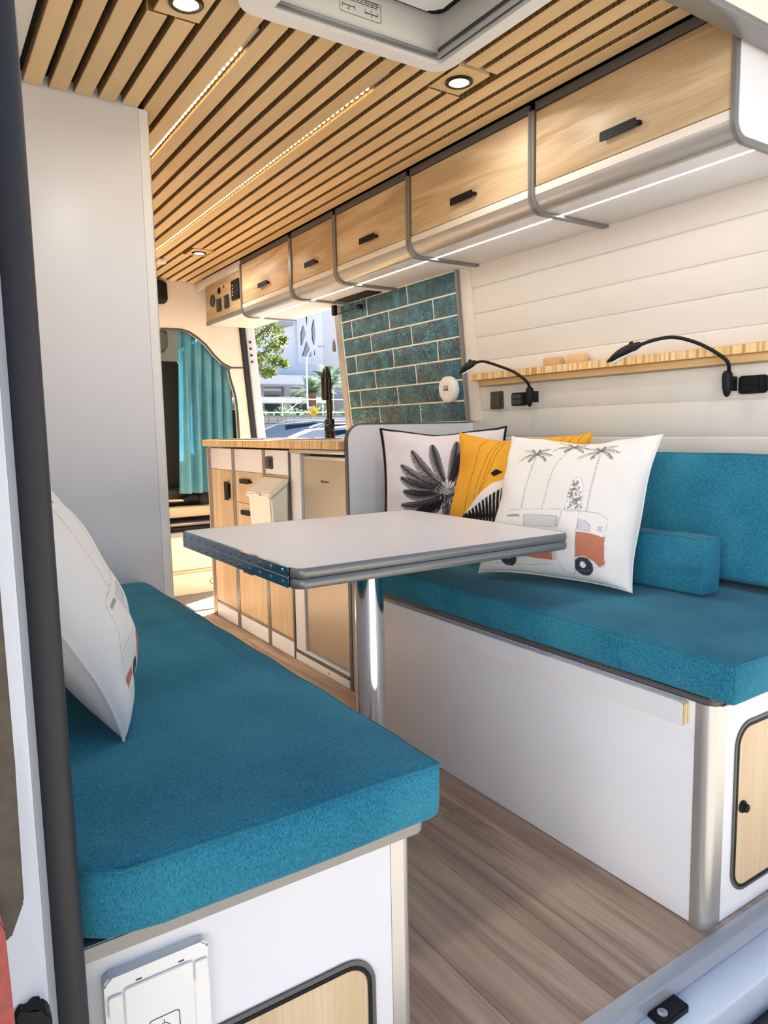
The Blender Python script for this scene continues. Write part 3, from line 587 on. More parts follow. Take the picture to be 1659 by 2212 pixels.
    q = np.linspace(-1, 1, 26)[:-1]; loop = [bpt(t, -1) for t in q]+[bpt(1, t) for t in q]+[bpt(-t, 1) for t in q]+[bpt(-1, -t) for t in q]
    return me, loop
def pillow(name, label, me, loop, BL, BR, TL, edge_mat, group, er=.0022, T=.1):
    BL, BR, TL = Vector(BL), Vector(BR), Vector(TL); x = (BR-BL).normalized(); up = (TL-BL); z = (up-x*up.dot(x)).normalized(); y = z.cross(x)
    M4 = Matrix((x, y, z)).transposed().to_4x4(); c = (BL+BR)/2+up*.5; c = BL+(BR-BL)*.5+z*(up.dot(z)*.5)
    t = thing(name, label, 'pillow', tuple((BL+BR)/2), group)
    M4.translation = c-Vector(t['_o'])
    o = bpy.data.objects.new('cover', me); COL.objects.link(o); o.parent = t; o.matrix_local = M4
    bm = bmesh.new(); tube_bm(bm, loop, er, 6, True); e = from_bm('piping', bm, edge_mat, None); e.parent = t; e.matrix_local = M4
    return t
MEv, LPv = pillow_mesh('van_pillow_cover', van_print(), .44, .42, .15, L3('e6e2e0'), 300, 1, sag=.25); MEv.materials.append(MT['wpillow']); autosmooth(MEv, 3)
MEp, LPp = pillow_mesh('palm_pillow_cover', palm_print(), .44, .42, .12, L3('e3dcdd'), 240, 2); MEp.materials.append(MT['wpillow']); autosmooth(MEp, 3)
MEz, LPz = pillow_mesh('zebra_pillow_cover', zebra_print(), .43, .41, .13, L3('e6a535'), 240, 3); MEz.materials.append(MT['wpillow']); autosmooth(MEz, 3)
PG = 'printed throw pillows on the benches'
pillow('throw_pillow', 'white pillow printed with black palm fronds and black border by partition', MEp, LPp, (1.352, 2.04, .552), (1.672, 1.815, .552), (1.402, 2.11, .937), 'bcloth', PG, .005)
pillow('throw_pillow', 'yellow pillow with zebra print standing behind the table corner', MEz, LPz, (1.36, 1.76, .545), (1.535, 1.37, .545), (1.50, 1.82, .93), 'ycloth', PG)
pillow('throw_pillow', 'white pillow printed with orange camper van and palms on right bench', MEv, LPv, (1.312, 1.515, .544), (1.434, 1.104, .544), (1.485, 1.565, .92), 'wcloth', PG)
pillow('throw_pillow', 'white printed pillow leaning at the back of the left bench', MEv, LPv, (.207, .995, .550), (.282, 1.40, .550), (.065, 1.02, .91), 'wcloth', PG)

# ================================================================ folding table
tb = thing('folding_table', 'folding table with two stacked white leaves on a chrome leg', 'table', (.951, 1.53, 0))
TX0, TX1, TY0, TY1 = .579, 1.316, 1.187, 1.866
for z0 in (.6535, .6743):
    lf = prism('table_leaf', rrect(TX0+.0065, TX1-.006, TY0+.006, TY1-.006, .02), 'z', z0, z0+.0185, 'white', tb, .0008)
    o = rrect(TX0, TX1, TY0, TY1, .026); i_ = rrect(TX0+.0065, TX1-.006, TY0+.006, TY1-.006, .02)
    # edge band with a rounded face, open on the hinge side
    bm = bmesh.new(); seq = [k for k in range(len(o))]
    path = [(o[k][0], o[k][1], z0+.0092) for k in range(len(o))]
    # order: starts lower right; hinge side is x0 (between corner 3 and 4)
    ring = []
    prof = [(-.001, -.0094), (.0025, -.0094), (.0047, -.007), (.0055, 0), (.0047, .007), (.0025, .0094), (-.001, .0094)]
    n = len(o); rows = []
    idx = list(range(21, 28))+list(range(0, 21))
    for k in idx:
        p = Vector(o[k]+(0,)); q = Vector(i_[k]+(0,)); d = (p-q); d.normalize()
        rows.append([bm.verts.new((q.x+d.x*(h*1.05), q.y+d.y*(h*1.05), z0+.0092+v)) for h, v in prof])
    for r0, r1 in zip(rows, rows[1:]):
        for a in range(len(prof)-1): bm.faces.new((r0[a], r0[a+1], r1[a+1], r1[a]))
    for r0 in (rows[0], rows[-1]): bm.faces.new(r0)
    from_bm('edge_band', bm, 'grey', lf)
    hp = box('hinge_strip', TX0-.0012, TX0+.0075, TY0+.030, TY1-.022, z0-.0005 if z0 < .66 else z0, z0+.019, 'hinge', tb, .0006, 1)
    for k in range(12):
        y = TY0+.055+k*(TY1-TY0-.09)/11
        lathe('rivet', [(.0052, 0), (.0048, .0012), (.002, .0020)], (TX0-.001, y, z0+.0095), (-1, 0, 0), 'hinge', hp, 10)
tube('hinge_pin', [(TX0-.001, TY0+.03, .6732), (TX0-.001, TY1-.022, .6732)], .0018, 'hinge', tb, 8)
lathe('leg', [(.0005, .004), (.044, .004), (.044, .01), (.0385, .012), (.0385, .40), (.0355, .640), (.0355, .645), (.0005, .645)], (.951, 1.53, 0), (0, 0, 1), 'chrome', tb, 48)
lathe('floor_flange', [(.08, .0005), (.08, .006), (.05, .012), (.0385, .014)], (.951, 1.53, 0), (0, 0, 1), 'alu', tb, 36)
lathe('top_flange', [(.085, .6533), (.085, .649), (.045, .643), (.0355, .641)], (.951, 1.53, 0), (0, 0, 1), 'alu', tb, 36)

# ================================================================ wardrobe
wd = thing('wardrobe', 'tall plain white wardrobe at the end of the left bench', 'wardrobe', (.33, 2.4, 0))
box('end_panel', .046, .593, 2.0925, 2.11, .0015, 1.86, 'white', wd, .0008)
prism('edge_profile', [(.5935, 2.0925), (.608, 2.0925)]+arc(.608, 2.1075, .015, -90, 0, 6)+[(.623, 2.62), (.5935, 2.62)], 'z', .0015, 1.83, 'white2', wd)
prism('corner_strip', [(.6232, 2.1065), (.6245, 2.1065), (.6245, 2.16), (.6232, 2.16)], 'z', .0015, 1.83, 'grey', wd)
box('body', .046, .593, 2.111, 2.62, .0015, 1.828, 'white', wd, .001)

# ================================================================ overhead cabinets
ST = [.915, 1.508, 2.098, 2.612, 3.017, 3.600]
def cprof(off, x_end=1.806):
    return [(1.5-off, 1.805)]+[(p, q) for p, q in arc(1.538, 1.583, .038+off, 180, 270, 7)]+[(x_end, 1.545-off)]
LABC = ['overhead oak cabinet nearest the rear door, widest front', 'second overhead oak cabinet from the rear, above the shelf', 'third overhead oak cabinet from the rear, above the tiles', 'narrow overhead oak cabinet with the smallest front', 'overhead oak cabinet beside the control panel']
for i, (a, b) in enumerate(zip(ST, ST[1:])):
    c = thing('overhead_cabinet', LABC[i], 'cabinet', (1.65, (a+b)/2, 1.545), 'overhead cabinets along the right wall'); e = .0115
    bod = prism('body', [(1.507, 1.805)]+arc(1.538, 1.583, .031, 180, 270, 7)+[(WX(1.56)-.003, 1.5492), (WX(1.805)-.003, 1.805)], 'y', a+.001, b-.001, 'white', c)
    d = box('door', 1.4985, 1.5065, a+e+.003, b-e-.003, 1.6065, 1.8, 'oakh', c, .0008)
    ym = (a+b)/2; hw = .053 if b-a > .5 else .047
    h = prism('handle', rrect(ym-hw, ym+hw, 1.6445, 1.6665, .003, 2)[:], 'x', 1.4855, 1.4885, 'black', d)
    box('handle_mount', 1.4885, 1.4985, ym-hw+.012, ym+hw-.012, 1.6580, 1.6655, 'black', d, .001); box('handle_tab', 1.4835, 1.4985, ym-hw-.010, ym-hw+.002, 1.6480, 1.6575, 'black', d, .0015)
    # rounded lower moulding and bottom panel
    box('lower_rail', 1.4985, 1.506, a+e, b-e, 1.583, 1.604, 'cream', c, .0006)
    pr_ = arc(1.538, 1.583, .038, 180, 270, 9); bm = bmesh.new()
    R0 = [[bm.verts.new((x, y, z)) for x, z in pr_+[(p, q+.004) for p, q in pr_[::-1]]] for y in (a+e, b-e)]
    n = len(R0[0])
    for k in range(n): bm.faces.new((R0[0][k], R0[0][(k+1) % n], R0[1][(k+1) % n], R0[1][k]))
    bm.faces.new(R0[0]); bm.faces.new(R0[1][::-1]); from_bm('rounded_moulding', bm, 'alu', c)
    box('bottom_panel', 1.538, 1.6025, a+e, b-e, 1.545, 1.5488, 'white', c, .0004); box('bottom_panel', 1.6125, WX(1.548)-.002, a+e, b-e, 1.545, 1.5488, 'white', c, .0004)
    box('light_strip', 1.603, 1.612, a+e+.004, b-e-.004, 1.5465, 1.5488, 'ledw', c, .0005)
    box('top_rail', 1.496, 1.506, a+e, b-e, 1.803, 1.826, 'greyd', c, .0015)
    for y0 in (a, b-e):   # ribbed edge profiles at both ends
        oL, iL = cprof(.0075), cprof(-.007); oL = [(x, z) for x, z in oL]
        bm = bmesh.new(); V = [[bm.verts.new((x, y, z)) for x, z in L] for y in (y0+.0006, y0+e-.0006) for L in (oL, iL)]
        m = len(oL)
        for k in range(m-1):
            for q0, q1 in ((0, 1), (1, 3), (3, 2), (2, 0)): bm.faces.new((V[q0][k], V[q0][k+1], V[q1][k+1], V[q1][k]))
        for k in (0, m-1): bm.faces.new((V[0][k], V[1][k], V[3][k], V[2][k]))
        bmesh.ops.bevel(bm, geom=[ed for ed in bm.edges if len(ed.link_faces) == 2 and ed.calc_face_angle() > 1.2 and abs((ed.verts[0].co-ed.verts[1].co).y) < 1e-6], offset=.0022, segments=2, affect='EDGES')
        from_bm('edge_profile', bm, 'grey', c)
# cabinet end facing the rear: white plate framed by the profile
prism('end_plate', cprof(-.0065)+[(WX(1.56)-.003, 1.56), (WX(1.805)-.003, 1.805)], 'y', .9142, .9158, 'white', [o for o in bpy.data.objects if o.name == 'overhead_cabinet'][0])
# recessed dark glass and blind stay beneath the third cabinet
ws = thing('blind_stay', 'black blind latch with thin rod hanging at the cabinet corner', 'latch', (1.77, 3.1, 1.5))
box('bracket', 1.755, 1.775, 3.085, 3.112, 1.497, 1.5445, 'black', ws, .003); tube('rod', [(1.77, 3.098, 1.502), (1.772, 2.99, 1.503), (1.772, 2.885, 1.506)], .003, 'black', ws, 8); lathe('rod_grip', [(.004, -.02), (.012, -.014), (.013, 0), (.012, .014), (.004, .02)], (1.772, 2.878, 1.506), (0, 1, .1), 'black', ws, 14)
tube('pull_cord', [(1.772, 3.13, 1.50), (1.774, 3.132, 1.44), (1.775, 3.13, 1.39)], .0012, 'white2', ws, 6)
lathe('tassel', [(.002, 0), (.007, -.02), (.010, -.055), (.006, -.062)], (1.775, 3.13, 1.39), (0, 0, 1), 'carpet', ws, 10)
box('vent_plate', 1.70, 1.78, 2.7, 2.98, 1.5405, 1.5442, 'blackm', ws, .001)

# ---- control panel
cp = thing('control_panel', 'oak control panel with gauge, switches and small display by cab', 'control panel', (1.6, 3.87, 1.56))
box('board', 1.5, 1.512, 3.606, 4.135, 1.585, 1.782, 'oakh', cp, .001)
box('lower_strip', 1.497, 1.512, 3.606, 4.135, 1.563, 1.5845, 'grey', cp, .001); box('upper_strip', 1.5, 1.512, 3.606, 4.3, 1.783, 1.83, 'white', cp, .001)
box('box_body', 1.5125, 1.80, 3.606, 4.135, 1.566, 1.83, 'cream', cp, .001)
lathe('gauge', [(.034, 0), (.034, .006), (.027, .007), (.027, .005), (.002, .005)], (1.5, 4.016, 1.686), (-1, 0, 0), 'dgrey', cp, 28)
lathe('round_socket', [(.018, 0), (.018, .004), (.012, .005), (.012, .001), (.001, .001)], (1.5, 3.911, 1.725), (-1, 0, 0), 'black', cp, 20)
for y, z in ((3.916, 1.648), (3.80, 1.650)):
    s = prism('rocker_switch', rrect(y-.032, y+.032, z-.034, z+.034, .006, 3), 'x', 1.492, 1.5, 'dgrey', cp, .001)
    prism('rocker', rrect(y-.02, y+.02, z-.025, z+.025, .004, 3), 'x', 1.487, 1.492, 'dgrey', s, .0015)
ds = prism('display', rrect(3.62, 3.722, 1.642, 1.742, .004, 3), 'x', 1.492, 1.5, 'black', cp, .001)
for k in range(4): box('indicator', 1.4913, 1.492, 3.697, 3.705, 1.664+.016*k, 1.672+.016*k, 'white2', ds, 0)
bmd = bmesh.new(); tube_bm(bmd, [(1.4915, 3.655+.022*math.cos(a), 1.69+.022*math.sin(a)) for a in np.linspace(0, 2*PI, 24)[:-1]], .0015, 5, True); from_bm('dial_ring', bmd, 'dgrey', ds)
lathe('mark', [(.008, 0), (.008, .0008), (.006, .0008), (.006, .0003), (.001, .0003)], (1.5, 3.842, 1.735), (-1, 0, 0), 'ink', cp, 16)

# ================================================================ tiled splashback
tp = thing('tiled_splashback', 'teal glazed brick tile panel with white grout above the partition', 'tiles', (1.85, 2.65, .975))
tx = lambda z: WX(z)-.0125
prism('grout_bed', [(tx(.972)-.0032, .972), (tx(1.545)-.0032, 1.545), (WX(1.545)+.012, 1.545), (WX(.972)+.012, .972)], 'y', 2.2095, 3.095, 'grout', tp)
row_h = .0818; grd = .0026
for r_ in range(7):
    z1 = 1.5445-row_h*r_; z0 = z1-row_h; cutsy = [2.532, 2.852] if r_ % 2 == 0 else [2.366, 2.686, 3.004]
    sh_ = -.004*r_*.9; ys = [2.21]+[c+sh_ for c in cutsy]+[3.09]
    for a, b in zip(ys, ys[1:]):
        bm = bmesh.new(); bm_box(bm, -.004, .004, a+grd, b-grd, z0+grd, z1-grd, .0016, 2)
        for v in bm.verts: v.co.x += tx((z0+z1)/2) - (v.co.z-(z0+z1)/2)*.095 + random.uniform(-.0001, .0001)
        from_bm('tile', bm, 'glaze', tp)
prism('frame_strip', [(tx(.972)-.008, .972), (tx(1.545)-.008, 1.545), (tx(1.545)+.012, 1.545), (tx(.972)+.012, .972)], 'y', 2.1975, 2.209, 'grey', tp)
prism('door_side_strip', [(tx(.93)-.008, .93), (tx(1.545)-.008, 1.545), (1.93, 1.545), (1.95, .93)], 'y', 3.0955, 3.15, 'alu', tp, .004)
ga = thing('gas_alarm', 'round white alarm disc mounted on the teal tiles', 'alarm', (1.84, 2.287, 1.1))
lathe('disc', [(.05, -.001), (.052, .004), (.052, .020), (.049, .025), (.038, .027), (.0375, .0262), (.0365, .0262), (.036, .0275), (.002, .0275)], (tx(1.102)-.0055, 2.287, 1.102), (-1, 0, -.095), 'white2', ga, 40)
bm = bmesh.new()
for dy, dz in ((-.012, .006), (-.004, .006), (.004, .006), (.012, .006), (-.012, -.006), (-.004, -.006), (.004, -.006), (.012, -.006)): bm_box(bm, 1.8015, 1.8035, 2.287+dy-.0018, 2.287+dy+.0018, 1.106+dz-.005, 1.106+dz+.005)
from_bm('sound_slots', bm, 'ink', ga); lathe('button', [(.004, 0), (.004, .001), (.003, .0015)], (1.804, 2.287, 1.127), (-1, 0, 0), 'white2', ga, 12)
# partition between bench and kitchen
pt = thing('partition_panel', 'white half height partition with rounded corner behind the pillows', 'partition', (1.57, 2.2, 0))
pout = rrect(1.288, WX(.5)-.03, .0015, .966, .055, 8, (0, 0, 1, 0)); prism('panel', pout, 'y', 2.1905, 2.2045, 'white', pt)
ptp = [(1.283, .0015)]+[(1.283, .4), (1.283, .7)]+[(x, z) for x, z in arc(1.343, .911, .06, 180, 90, 9)]+[(1.6, .971), (WX(.97)-.022, .971)]
bm = bmesh.new(); V = [[bm.verts.new((x, y, z)) for x, z in L] for y in (2.1885, 2.2065) for L in (ptp, [(1.288, .0015), (1.288, .4), (1.288, .7)]+arc(1.343, .911, .055, 180, 90, 9)+[(1.6, .966), (WX(.97)-.022, .966)])]
for k in range(len(ptp)-1):
    for q0, q1 in ((0, 1), (1, 3), (3, 2), (2, 0)): bm.faces.new((V[q0][k], V[q0][k+1], V[q1][k+1], V[q1][k]))
for k in (0, len(ptp)-1): bm.faces.new((V[0][k], V[1][k], V[3][k], V[2][k]))
from_bm('edge_trim', bm, 'greyd', pt)

# ================================================================ shelf, lamps, sockets on the right wall
sf = thing('wall_shelf', 'narrow bamboo shelf along the shiplap wall', 'shelf', (1.83, 1.45, 1.1))
bm = bmesh.new(); bm_box(bm, 1.802, WX(1.135)-.0015, .74, 2.14, 1.124, 1.149, .0015, 1); bm.normal_update()
for f in bm.faces: f.material_index = 1 if abs(f.normal.z) < .5 else 0
from_bm('board', bm, ['bam', 'bame'], sf)
box('cleat', 1.818, WX(1.11)-.0015, .76, 2.105, 1.1035, 1.1238, 'bam', sf, .001)
for nm, y0, z1 in (('left', 1.697, 1.176), ('right', 1.591, 1.177)):
    q = box('wooden_block', 1.812, 1.836, y0, y0+.072, 1.1492, z1, 'bam', None, .003); tag(q, 'small bamboo block on the shelf, '+('further from' if nm == 'left' else 'closer to')+' the rear door', 'block', 'bamboo blocks on the wall shelf')
def lamp(label, base_p, neck, head):
    t = thing('reading_lamp', label, 'lamp', base_p, 'black gooseneck reading lamps')
    b = Vector(base_p); lathe('base', [(.002, -.036), (.008, -.030), (.012, -.012), (.0135, .012), (.013, .024), (.009, .031), (.006, .033)], b, (0, 0, 1), 'black', t, 20)
    box('wall_plate', b.x+.008, WX(b.z)-.001, b.y-.007, b.y+.007, b.z-.02, b.z+.018, 'black', t, .002)
    P_ = [Vector(p) for p in neck]; pts = []
    for i in range(len(P_)-1):
        p0 = P_[max(0, i-1)]; p1 = P_[i]; p2 = P_[i+1]; p3 = P_[min(len(P_)-1, i+2)]
        for k in range(10):
            s = k/10; pts.append(.5*((2*p1)+(p2-p0)*s+(2*p0-5*p1+4*p2-p3)*s*s+(3*p1-p0-3*p2+p3)*s**3))
    pts.append(P_[-1]); tube('gooseneck', pts, [.0046+.0006*(k % 2) for k in range(len(pts))], 'black', t, 10)
    a, c = Vector(head[0]), Vector(head[1]); d = (c-a); L = d.length; d.normalize()
    bm = bmesh.new(); n = 14; u = d.cross(Vector((0, 0, 1))).normalized(); v = u.cross(d).normalized(); rings = []
    for k in range(n+1):
        s = k/n; wv = .025*math.sin(PI*min(1, (s*.90+.11)))**.7; hv = wv*.72
        rings.append([bm.verts.new(a+d*L*s+u*wv*math.cos(2*PI*j/18)+v*hv*(math.sin(2*PI*j/18) if math.sin(2*PI*j/18) > 0 else .5*math.sin(2*PI*j/18))) for j in range(18)])
    for A_, B_ in zip(rings, rings[1:]):
        for j in range(18): bm.faces.new((A_[j], A_[(j+1) % 18], B_[(j+1) % 18], B_[j]))
    bm.faces.new(rings[0][::-1]); bm.faces.new(rings[-1]); hd_ = from_bm('lamp_head', bm, 'black', t)
    q = a+d*L*.55-v*.0082; bm = bmesh.new()
    ring = [bm.verts.new(q+d*L*.33*math.cos(2*PI*j/20)+u*.0135*math.sin(2*PI*j/20)-v*.0022) for j in range(20)]; r2 = [bm.verts.new(x.co+v*.004) for x in ring]
    bm.faces.new(ring); bm.faces.new(r2[::-1])
    for j in range(20): bm.faces.new((ring[j], ring[(j+1) % 20], r2[(j+1) % 20], r2[j]))
    from_bm('lens', bm, 'white2', hd_)
    q = a+d*L*.22+v*.0165; lathe('switch', [(.006, -.006), (.006, .002), (.004, .004)], q, v, 'black', hd_, 12)
lamp('black gooseneck reading lamp above the palm pillow, beside the tiles', (1.815, 1.834, 1.052), [(1.815, 1.834, 1.082), (1.79, 1.825, 1.103), (1.765, 1.857, 1.135), (1.745, 1.913, 1.160), (1.72, 1.963, 1.179), (1.69, 1.974, 1.175)], ((1.694, 1.976, 1.177), (1.64, 2.005, 1.138)))
lamp('black gooseneck reading lamp nearest the rear door, in front of shelf', (1.815, 1.108, 1.052), [(1.815, 1.104, 1.082), (1.788, 1.095, 1.108), (1.772, 1.134, 1.142), (1.757, 1.180, 1.167), (1.745, 1.229, 1.181), (1.715, 1.266, 1.175), (1.695, 1.291, 1.165)], ((1.699, 1.290, 1.166), (1.652, 1.370, 1.122)))
ls = thing('light_switch', 'square dark grey rocker light switch below the shelf', 'switch', (1.845, 2.055, 1.04))
wx = WX(1.05)-.0005
prism('plate', rrect(2.005, 2.071, 1.015, 1.08, .006, 3), 'x', wx-.008, wx, 'dgrey', ls, .001); prism('rocker', rrect(2.014, 2.061, 1.022, 1.073, .005, 3), 'x', wx-.0125, wx-.008, 'dgrey', ls, .002)
for (y0, y1, lab) in ((1.883, 1.958, 'black double charging socket beside the far reading lamp'), (1.018, 1.095, 'black charging socket at the right edge beside the near lamp')):
    s = thing('charging_socket', lab, 'socket', (wx, (y0+y1)/2, 1.045), 'black charging sockets on the shiplap')
    prism('plate', rrect(y0, y1, 1.023, 1.070, .009, 4), 'x', wx-.009, wx, 'black', s, .0015)
    for z0 in (1.029, 1.048): prism('flap', rrect(y0+.02, y1-.005, z0, z0+.0165, .002, 2), 'x', wx-.0115, wx-.009, 'dgrey' if y0 > 1.5 else 'black', s, .0008)
    prism('grip', rrect(y0+.004, y0+.017, 1.027, 1.066, .004, 3), 'x', wx-.0125, wx-.009, 'black', s, .001)

# ================================================================ kitchen
KX = 1.28
def post(par, y0, y1): return box('corner_profile', KX-.001, KX+.03, y0, y1, .0015, .8695, 'grey', par, .003)
def plate_handle(par, y0, y1, z0, z1):
    prism('handle', rrect(y0, y1, z0, z1, .003, 2), 'x', KX-.015, KX-.012, 'black', par); 
    if y1-y0 > z1-z0:
        box('handle_mount', KX-.012, KX-.0005, y0+.01, y1-.01, z1-.009, z1-.001, 'black', par, .0008); box('handle_tab', KX-.017, KX-.0005, y0-.012, y0+.002, z0+.004, z1-.008, 'black', par, .0015)
    else:
        box('handle_mount', KX-.012, KX-.0005, y0+.002, y0+.012, z0+.01, z1-.01, 'black', par, .0008)
def unit(label, y0, y1, fronts, p0, p1):
    t = thing('kitchen_cabinet', label, 'cabinet', (1.5, (y0+y1)/2, 0), 'kitchen base cabinets')
    box('body', KX+.031, 1.80, y0+.0005, p1-.0005, .0015, .868, 'white', t, .001); post(t, p0, p1)
    box('upper_panel', KX, KX+.0115, y0+.0006, y1-.0006, .7665, .869, 'white', t, .0008)
    box('toe_panel', KX, KX+.0115, y0+.0006, y1-.0006, .0015, .069, 'white', t, .0008); box('toe_rail', KX-.001, KX+.0115, y0, y1, .0695, .082, 'grey', t, .002)
    for nm, z0, z1, h in fronts:
        d = box(nm, KX, KX+.0115, y0+.0015, y1-.0015, z0, z1, 'oakv', t, .0012); plate_handle(d, *h) if h else None
    return t
uA = unit('kitchen cabinet with upright black handle beside the curtain', 3.279, 3.559, [('door', .083, .7645, (3.302, 3.352, .62, .71))], 3.5595, 3.604)
box('end_panel', KX-.0005, 1.80, 3.6045, 3.615, .0015, .869, 'oakv', uA, .001)
uB = unit('kitchen drawer cabinet with three black pull handles', 2.92, 3.238, [('drawer', .619, .7645, (3.05, 3.154, .711, .733)), ('drawer', .452, .617, (3.052, 3.152, .566, .588)), ('drawer', .083, .450, (3.04, 3.15, .293, .315))], 3.2385, 3.2785)
uC = unit('kitchen cabinet carrying the hanging waste bin and a switch', 2.661, 2.8845, [('door', .083, .7645, None)], 2.885, 2.9195)
sw = prism('rocker_switch', rrect(2.806, 2.866, .789, .842, .006, 3), 'x', KX-.008, KX, 'dgrey', uC, .001); prism('rocker', rrect(2.817, 2.852, .797, .834, .004, 3), 'x', KX-.0125, KX-.008, 'dgrey', sw, .0015)
fn = thing('fridge_niche', 'white framed niche around the silver fridge', 'cabinet', (1.5, 2.43, 0))
box('side_filler', KX+.004, 1.80, 2.56, 2.645, .056, .8595, 'white', fn, .001); box('corner_profile', KX-.001, KX+.022, 2.6455, 2.6605, .0015, .8695, 'greyd', fn, .003)
kp = box('toe_panel', KX+.0005, KX+.02, 2.2075, 2.645, .0015, .034, 'white', fn, .0008); box('toe_rail', KX-.001, KX+.14, 2.2075, 2.645, .0345, .046, 'greyd', fn, .002); box('plinth_shelf', KX+.004, 1.80, 2.2075, 2.645, .0465, .0555, 'white', fn, .0005)
lathe('cable_hole', [(.007, 0), (.007, .0012), (.005, .0012), (.005, .0004), (.001, .0004)], (KX+.0005, 2.365, .016), (-1, 0, 0), 'tan', kp, 16)
box('top_rail', KX-.001, KX+.02, 2.2075, 2.645, .8605, .8755, 'alu', fn, .002)
fr = thing('fridge', 'silver compressor fridge under the worktop beside the partition', 'fridge', (1.5, 2.38, .056))
prism('door', rrect(2.2115, 2.552, .064, .8505, .012, 4), 'x', 1.292, 1.33, 'steel', fr, .004); box('cabinet', 1.3305, 1.78, 2.2135, 2.55, .057, .852, 'dgrey', fr, .004)
box('top_strip', 1.291, 1.3, 2.215, 2.549, .838, .8502, 'alu', fr, .002); box('top_gap', 1.30, 1.5, 2.2115, 2.5, .8525, .8595, 'blackm', fr, 0)
bm = bmesh.new()
for k in range(7): bm_box(bm, 1.2912, 1.2922, 2.345+.008*k, 2.345+.008*k+(.005 if k != 6 else .009), .752, .758 if k != 6 else .762)
from_bm('emblem', bm, 'ink', fr)
ct = thing('worktop', 'bamboo kitchen worktop with striped laminated edge', 'worktop', (1.55, 2.9, .88))
bm = bmesh.new(); bm_box(bm, 1.262, 1.83, 2.2075, 3.626, .878, .9095, .0015, 1); bm.normal_update()
for f in bm.faces: f.material_index = 1 if abs(f.normal.z) < .5 else 0
from_bm('board', bm, ['bam', 'bame'], ct)
prism('sink_rim', rrect(1.36, 1.58, 2.72, 3.1, .03), 'z', .9095, .9135, 'steel', ct, .001)
prism('hob_plate', rrect(1.32, 1.7, 3.2, 3.58, .02), 'z', .9095, .9135, 'black', ct, .001)
fa = thing('kitchen_faucet', 'dark gunmetal pull out kitchen tap on the worktop', 'faucet', (1.62, 2.915, .91))
lathe('body', [(.025, 0), (.025, .006), (.0225, .008), (.0225, .086), (.018, .09)], (1.62, 2.915, .9095), (0, 0, 1), 'gun', fa, 26)
dd = Vector((-.62, -.78, 0)); sp = [(1.62, 2.915, .99), (1.62, 2.915, 1.06), (1.62, 2.915, 1.15)]+[tuple(Vector((1.62, 2.915, 1.18))+dd*(.05-.05*math.cos(a))+Vector((0, 0, .042*math.sin(a)))) for a in np.linspace(.1, PI, 10)]
tube('spout', sp, .0125, 'gun', fa, 14); e_ = Vector(sp[-1])
lathe('spray_head', [(.0125, .004), (.0165, -.005), (.0165, -.09), (.014, -.1)], e_, (0, 0, 1), 'gun', fa, 20)
lathe('lever', [(.019, 0), (.02, .004), (.02, .034), (.017, .038)], (1.615, 2.905, .953), (-.62, -.78, 0), 'gun', fa, 22)
bn = thing('waste_bin', 'cream plastic waste bin with flip lid hung on kitchen cabinet', 'bin', (1.235, 2.765, .4))
bm = bmesh.new(); V = []
for z, x0, y0, y1 in ((.40, 1.205, 2.665, 2.868), (.685, 1.192, 2.650, 2.882)):
    V.append([bm.verts.new(p) for p in ((x0, y0, z), (x0, y1, z), (1.2745, y1, z if z < .5 else .742), (1.2745, y0, z if z < .5 else .742))])
bm.faces.new(V[0]); bm.faces.new(V[1][::-1])
for k in range(4): bm.faces.new((V[0][k], V[0][(k+1) % 4], V[1][(k+1) % 4], V[1][k]))
bmesh.ops.bevel(bm, geom=bm.edges[:], offset=.008, segments=3, affect='EDGES'); from_bm('bucket', bm, 'binw', bn)
bm = bmesh.new(); V = []
for d0 in (0, .022):
    V.append([bm.verts.new((x, y, z+d0)) for x, y, z in ((1.184, 2.643, .672), (1.184, 2.889, .672), (1.2755, 2.889, .737), (1.2755, 2.643, .737))])
bm.faces.new(V[0]); bm.faces.new(V[1][::-1])
for k in range(4): bm.faces.new((V[0][k], V[0][(k+1) % 4], V[1][(k+1) % 4], V[1][k]))
bmesh.ops.bevel(bm, geom=bm.edges[:], offset=.007, segments=3, affect='EDGES'); ld = from_bm('lid', bm, 'binw', bn)
bm = bmesh.new(); V = []
for d0 in (.0205, .0245):
    V.append([bm.verts.new((x, y, z+d0)) for x, y, z in ((1.195, 2.66, .680), (1.195, 2.872, .680), (1.268, 2.872, .732), (1.268, 2.66, .732))])
bm.faces.new(V[0]); bm.faces.new(V[1][::-1])
for k in range(4): bm.faces.new((V[0][k], V[0][(k+1) % 4], V[1][(k+1) % 4], V[1][k]))
bmesh.ops.bevel(bm, geom=bm.edges[:], offset=.002, segments=2, affect='EDGES'); from_bm('flap', bm, 'binw', ld)
tube('lid_clip', [(1.1825, 2.73, .69), (1.1805, 2.76, .692), (1.1825, 2.79, .69)], .004, 'binw', ld, 8)

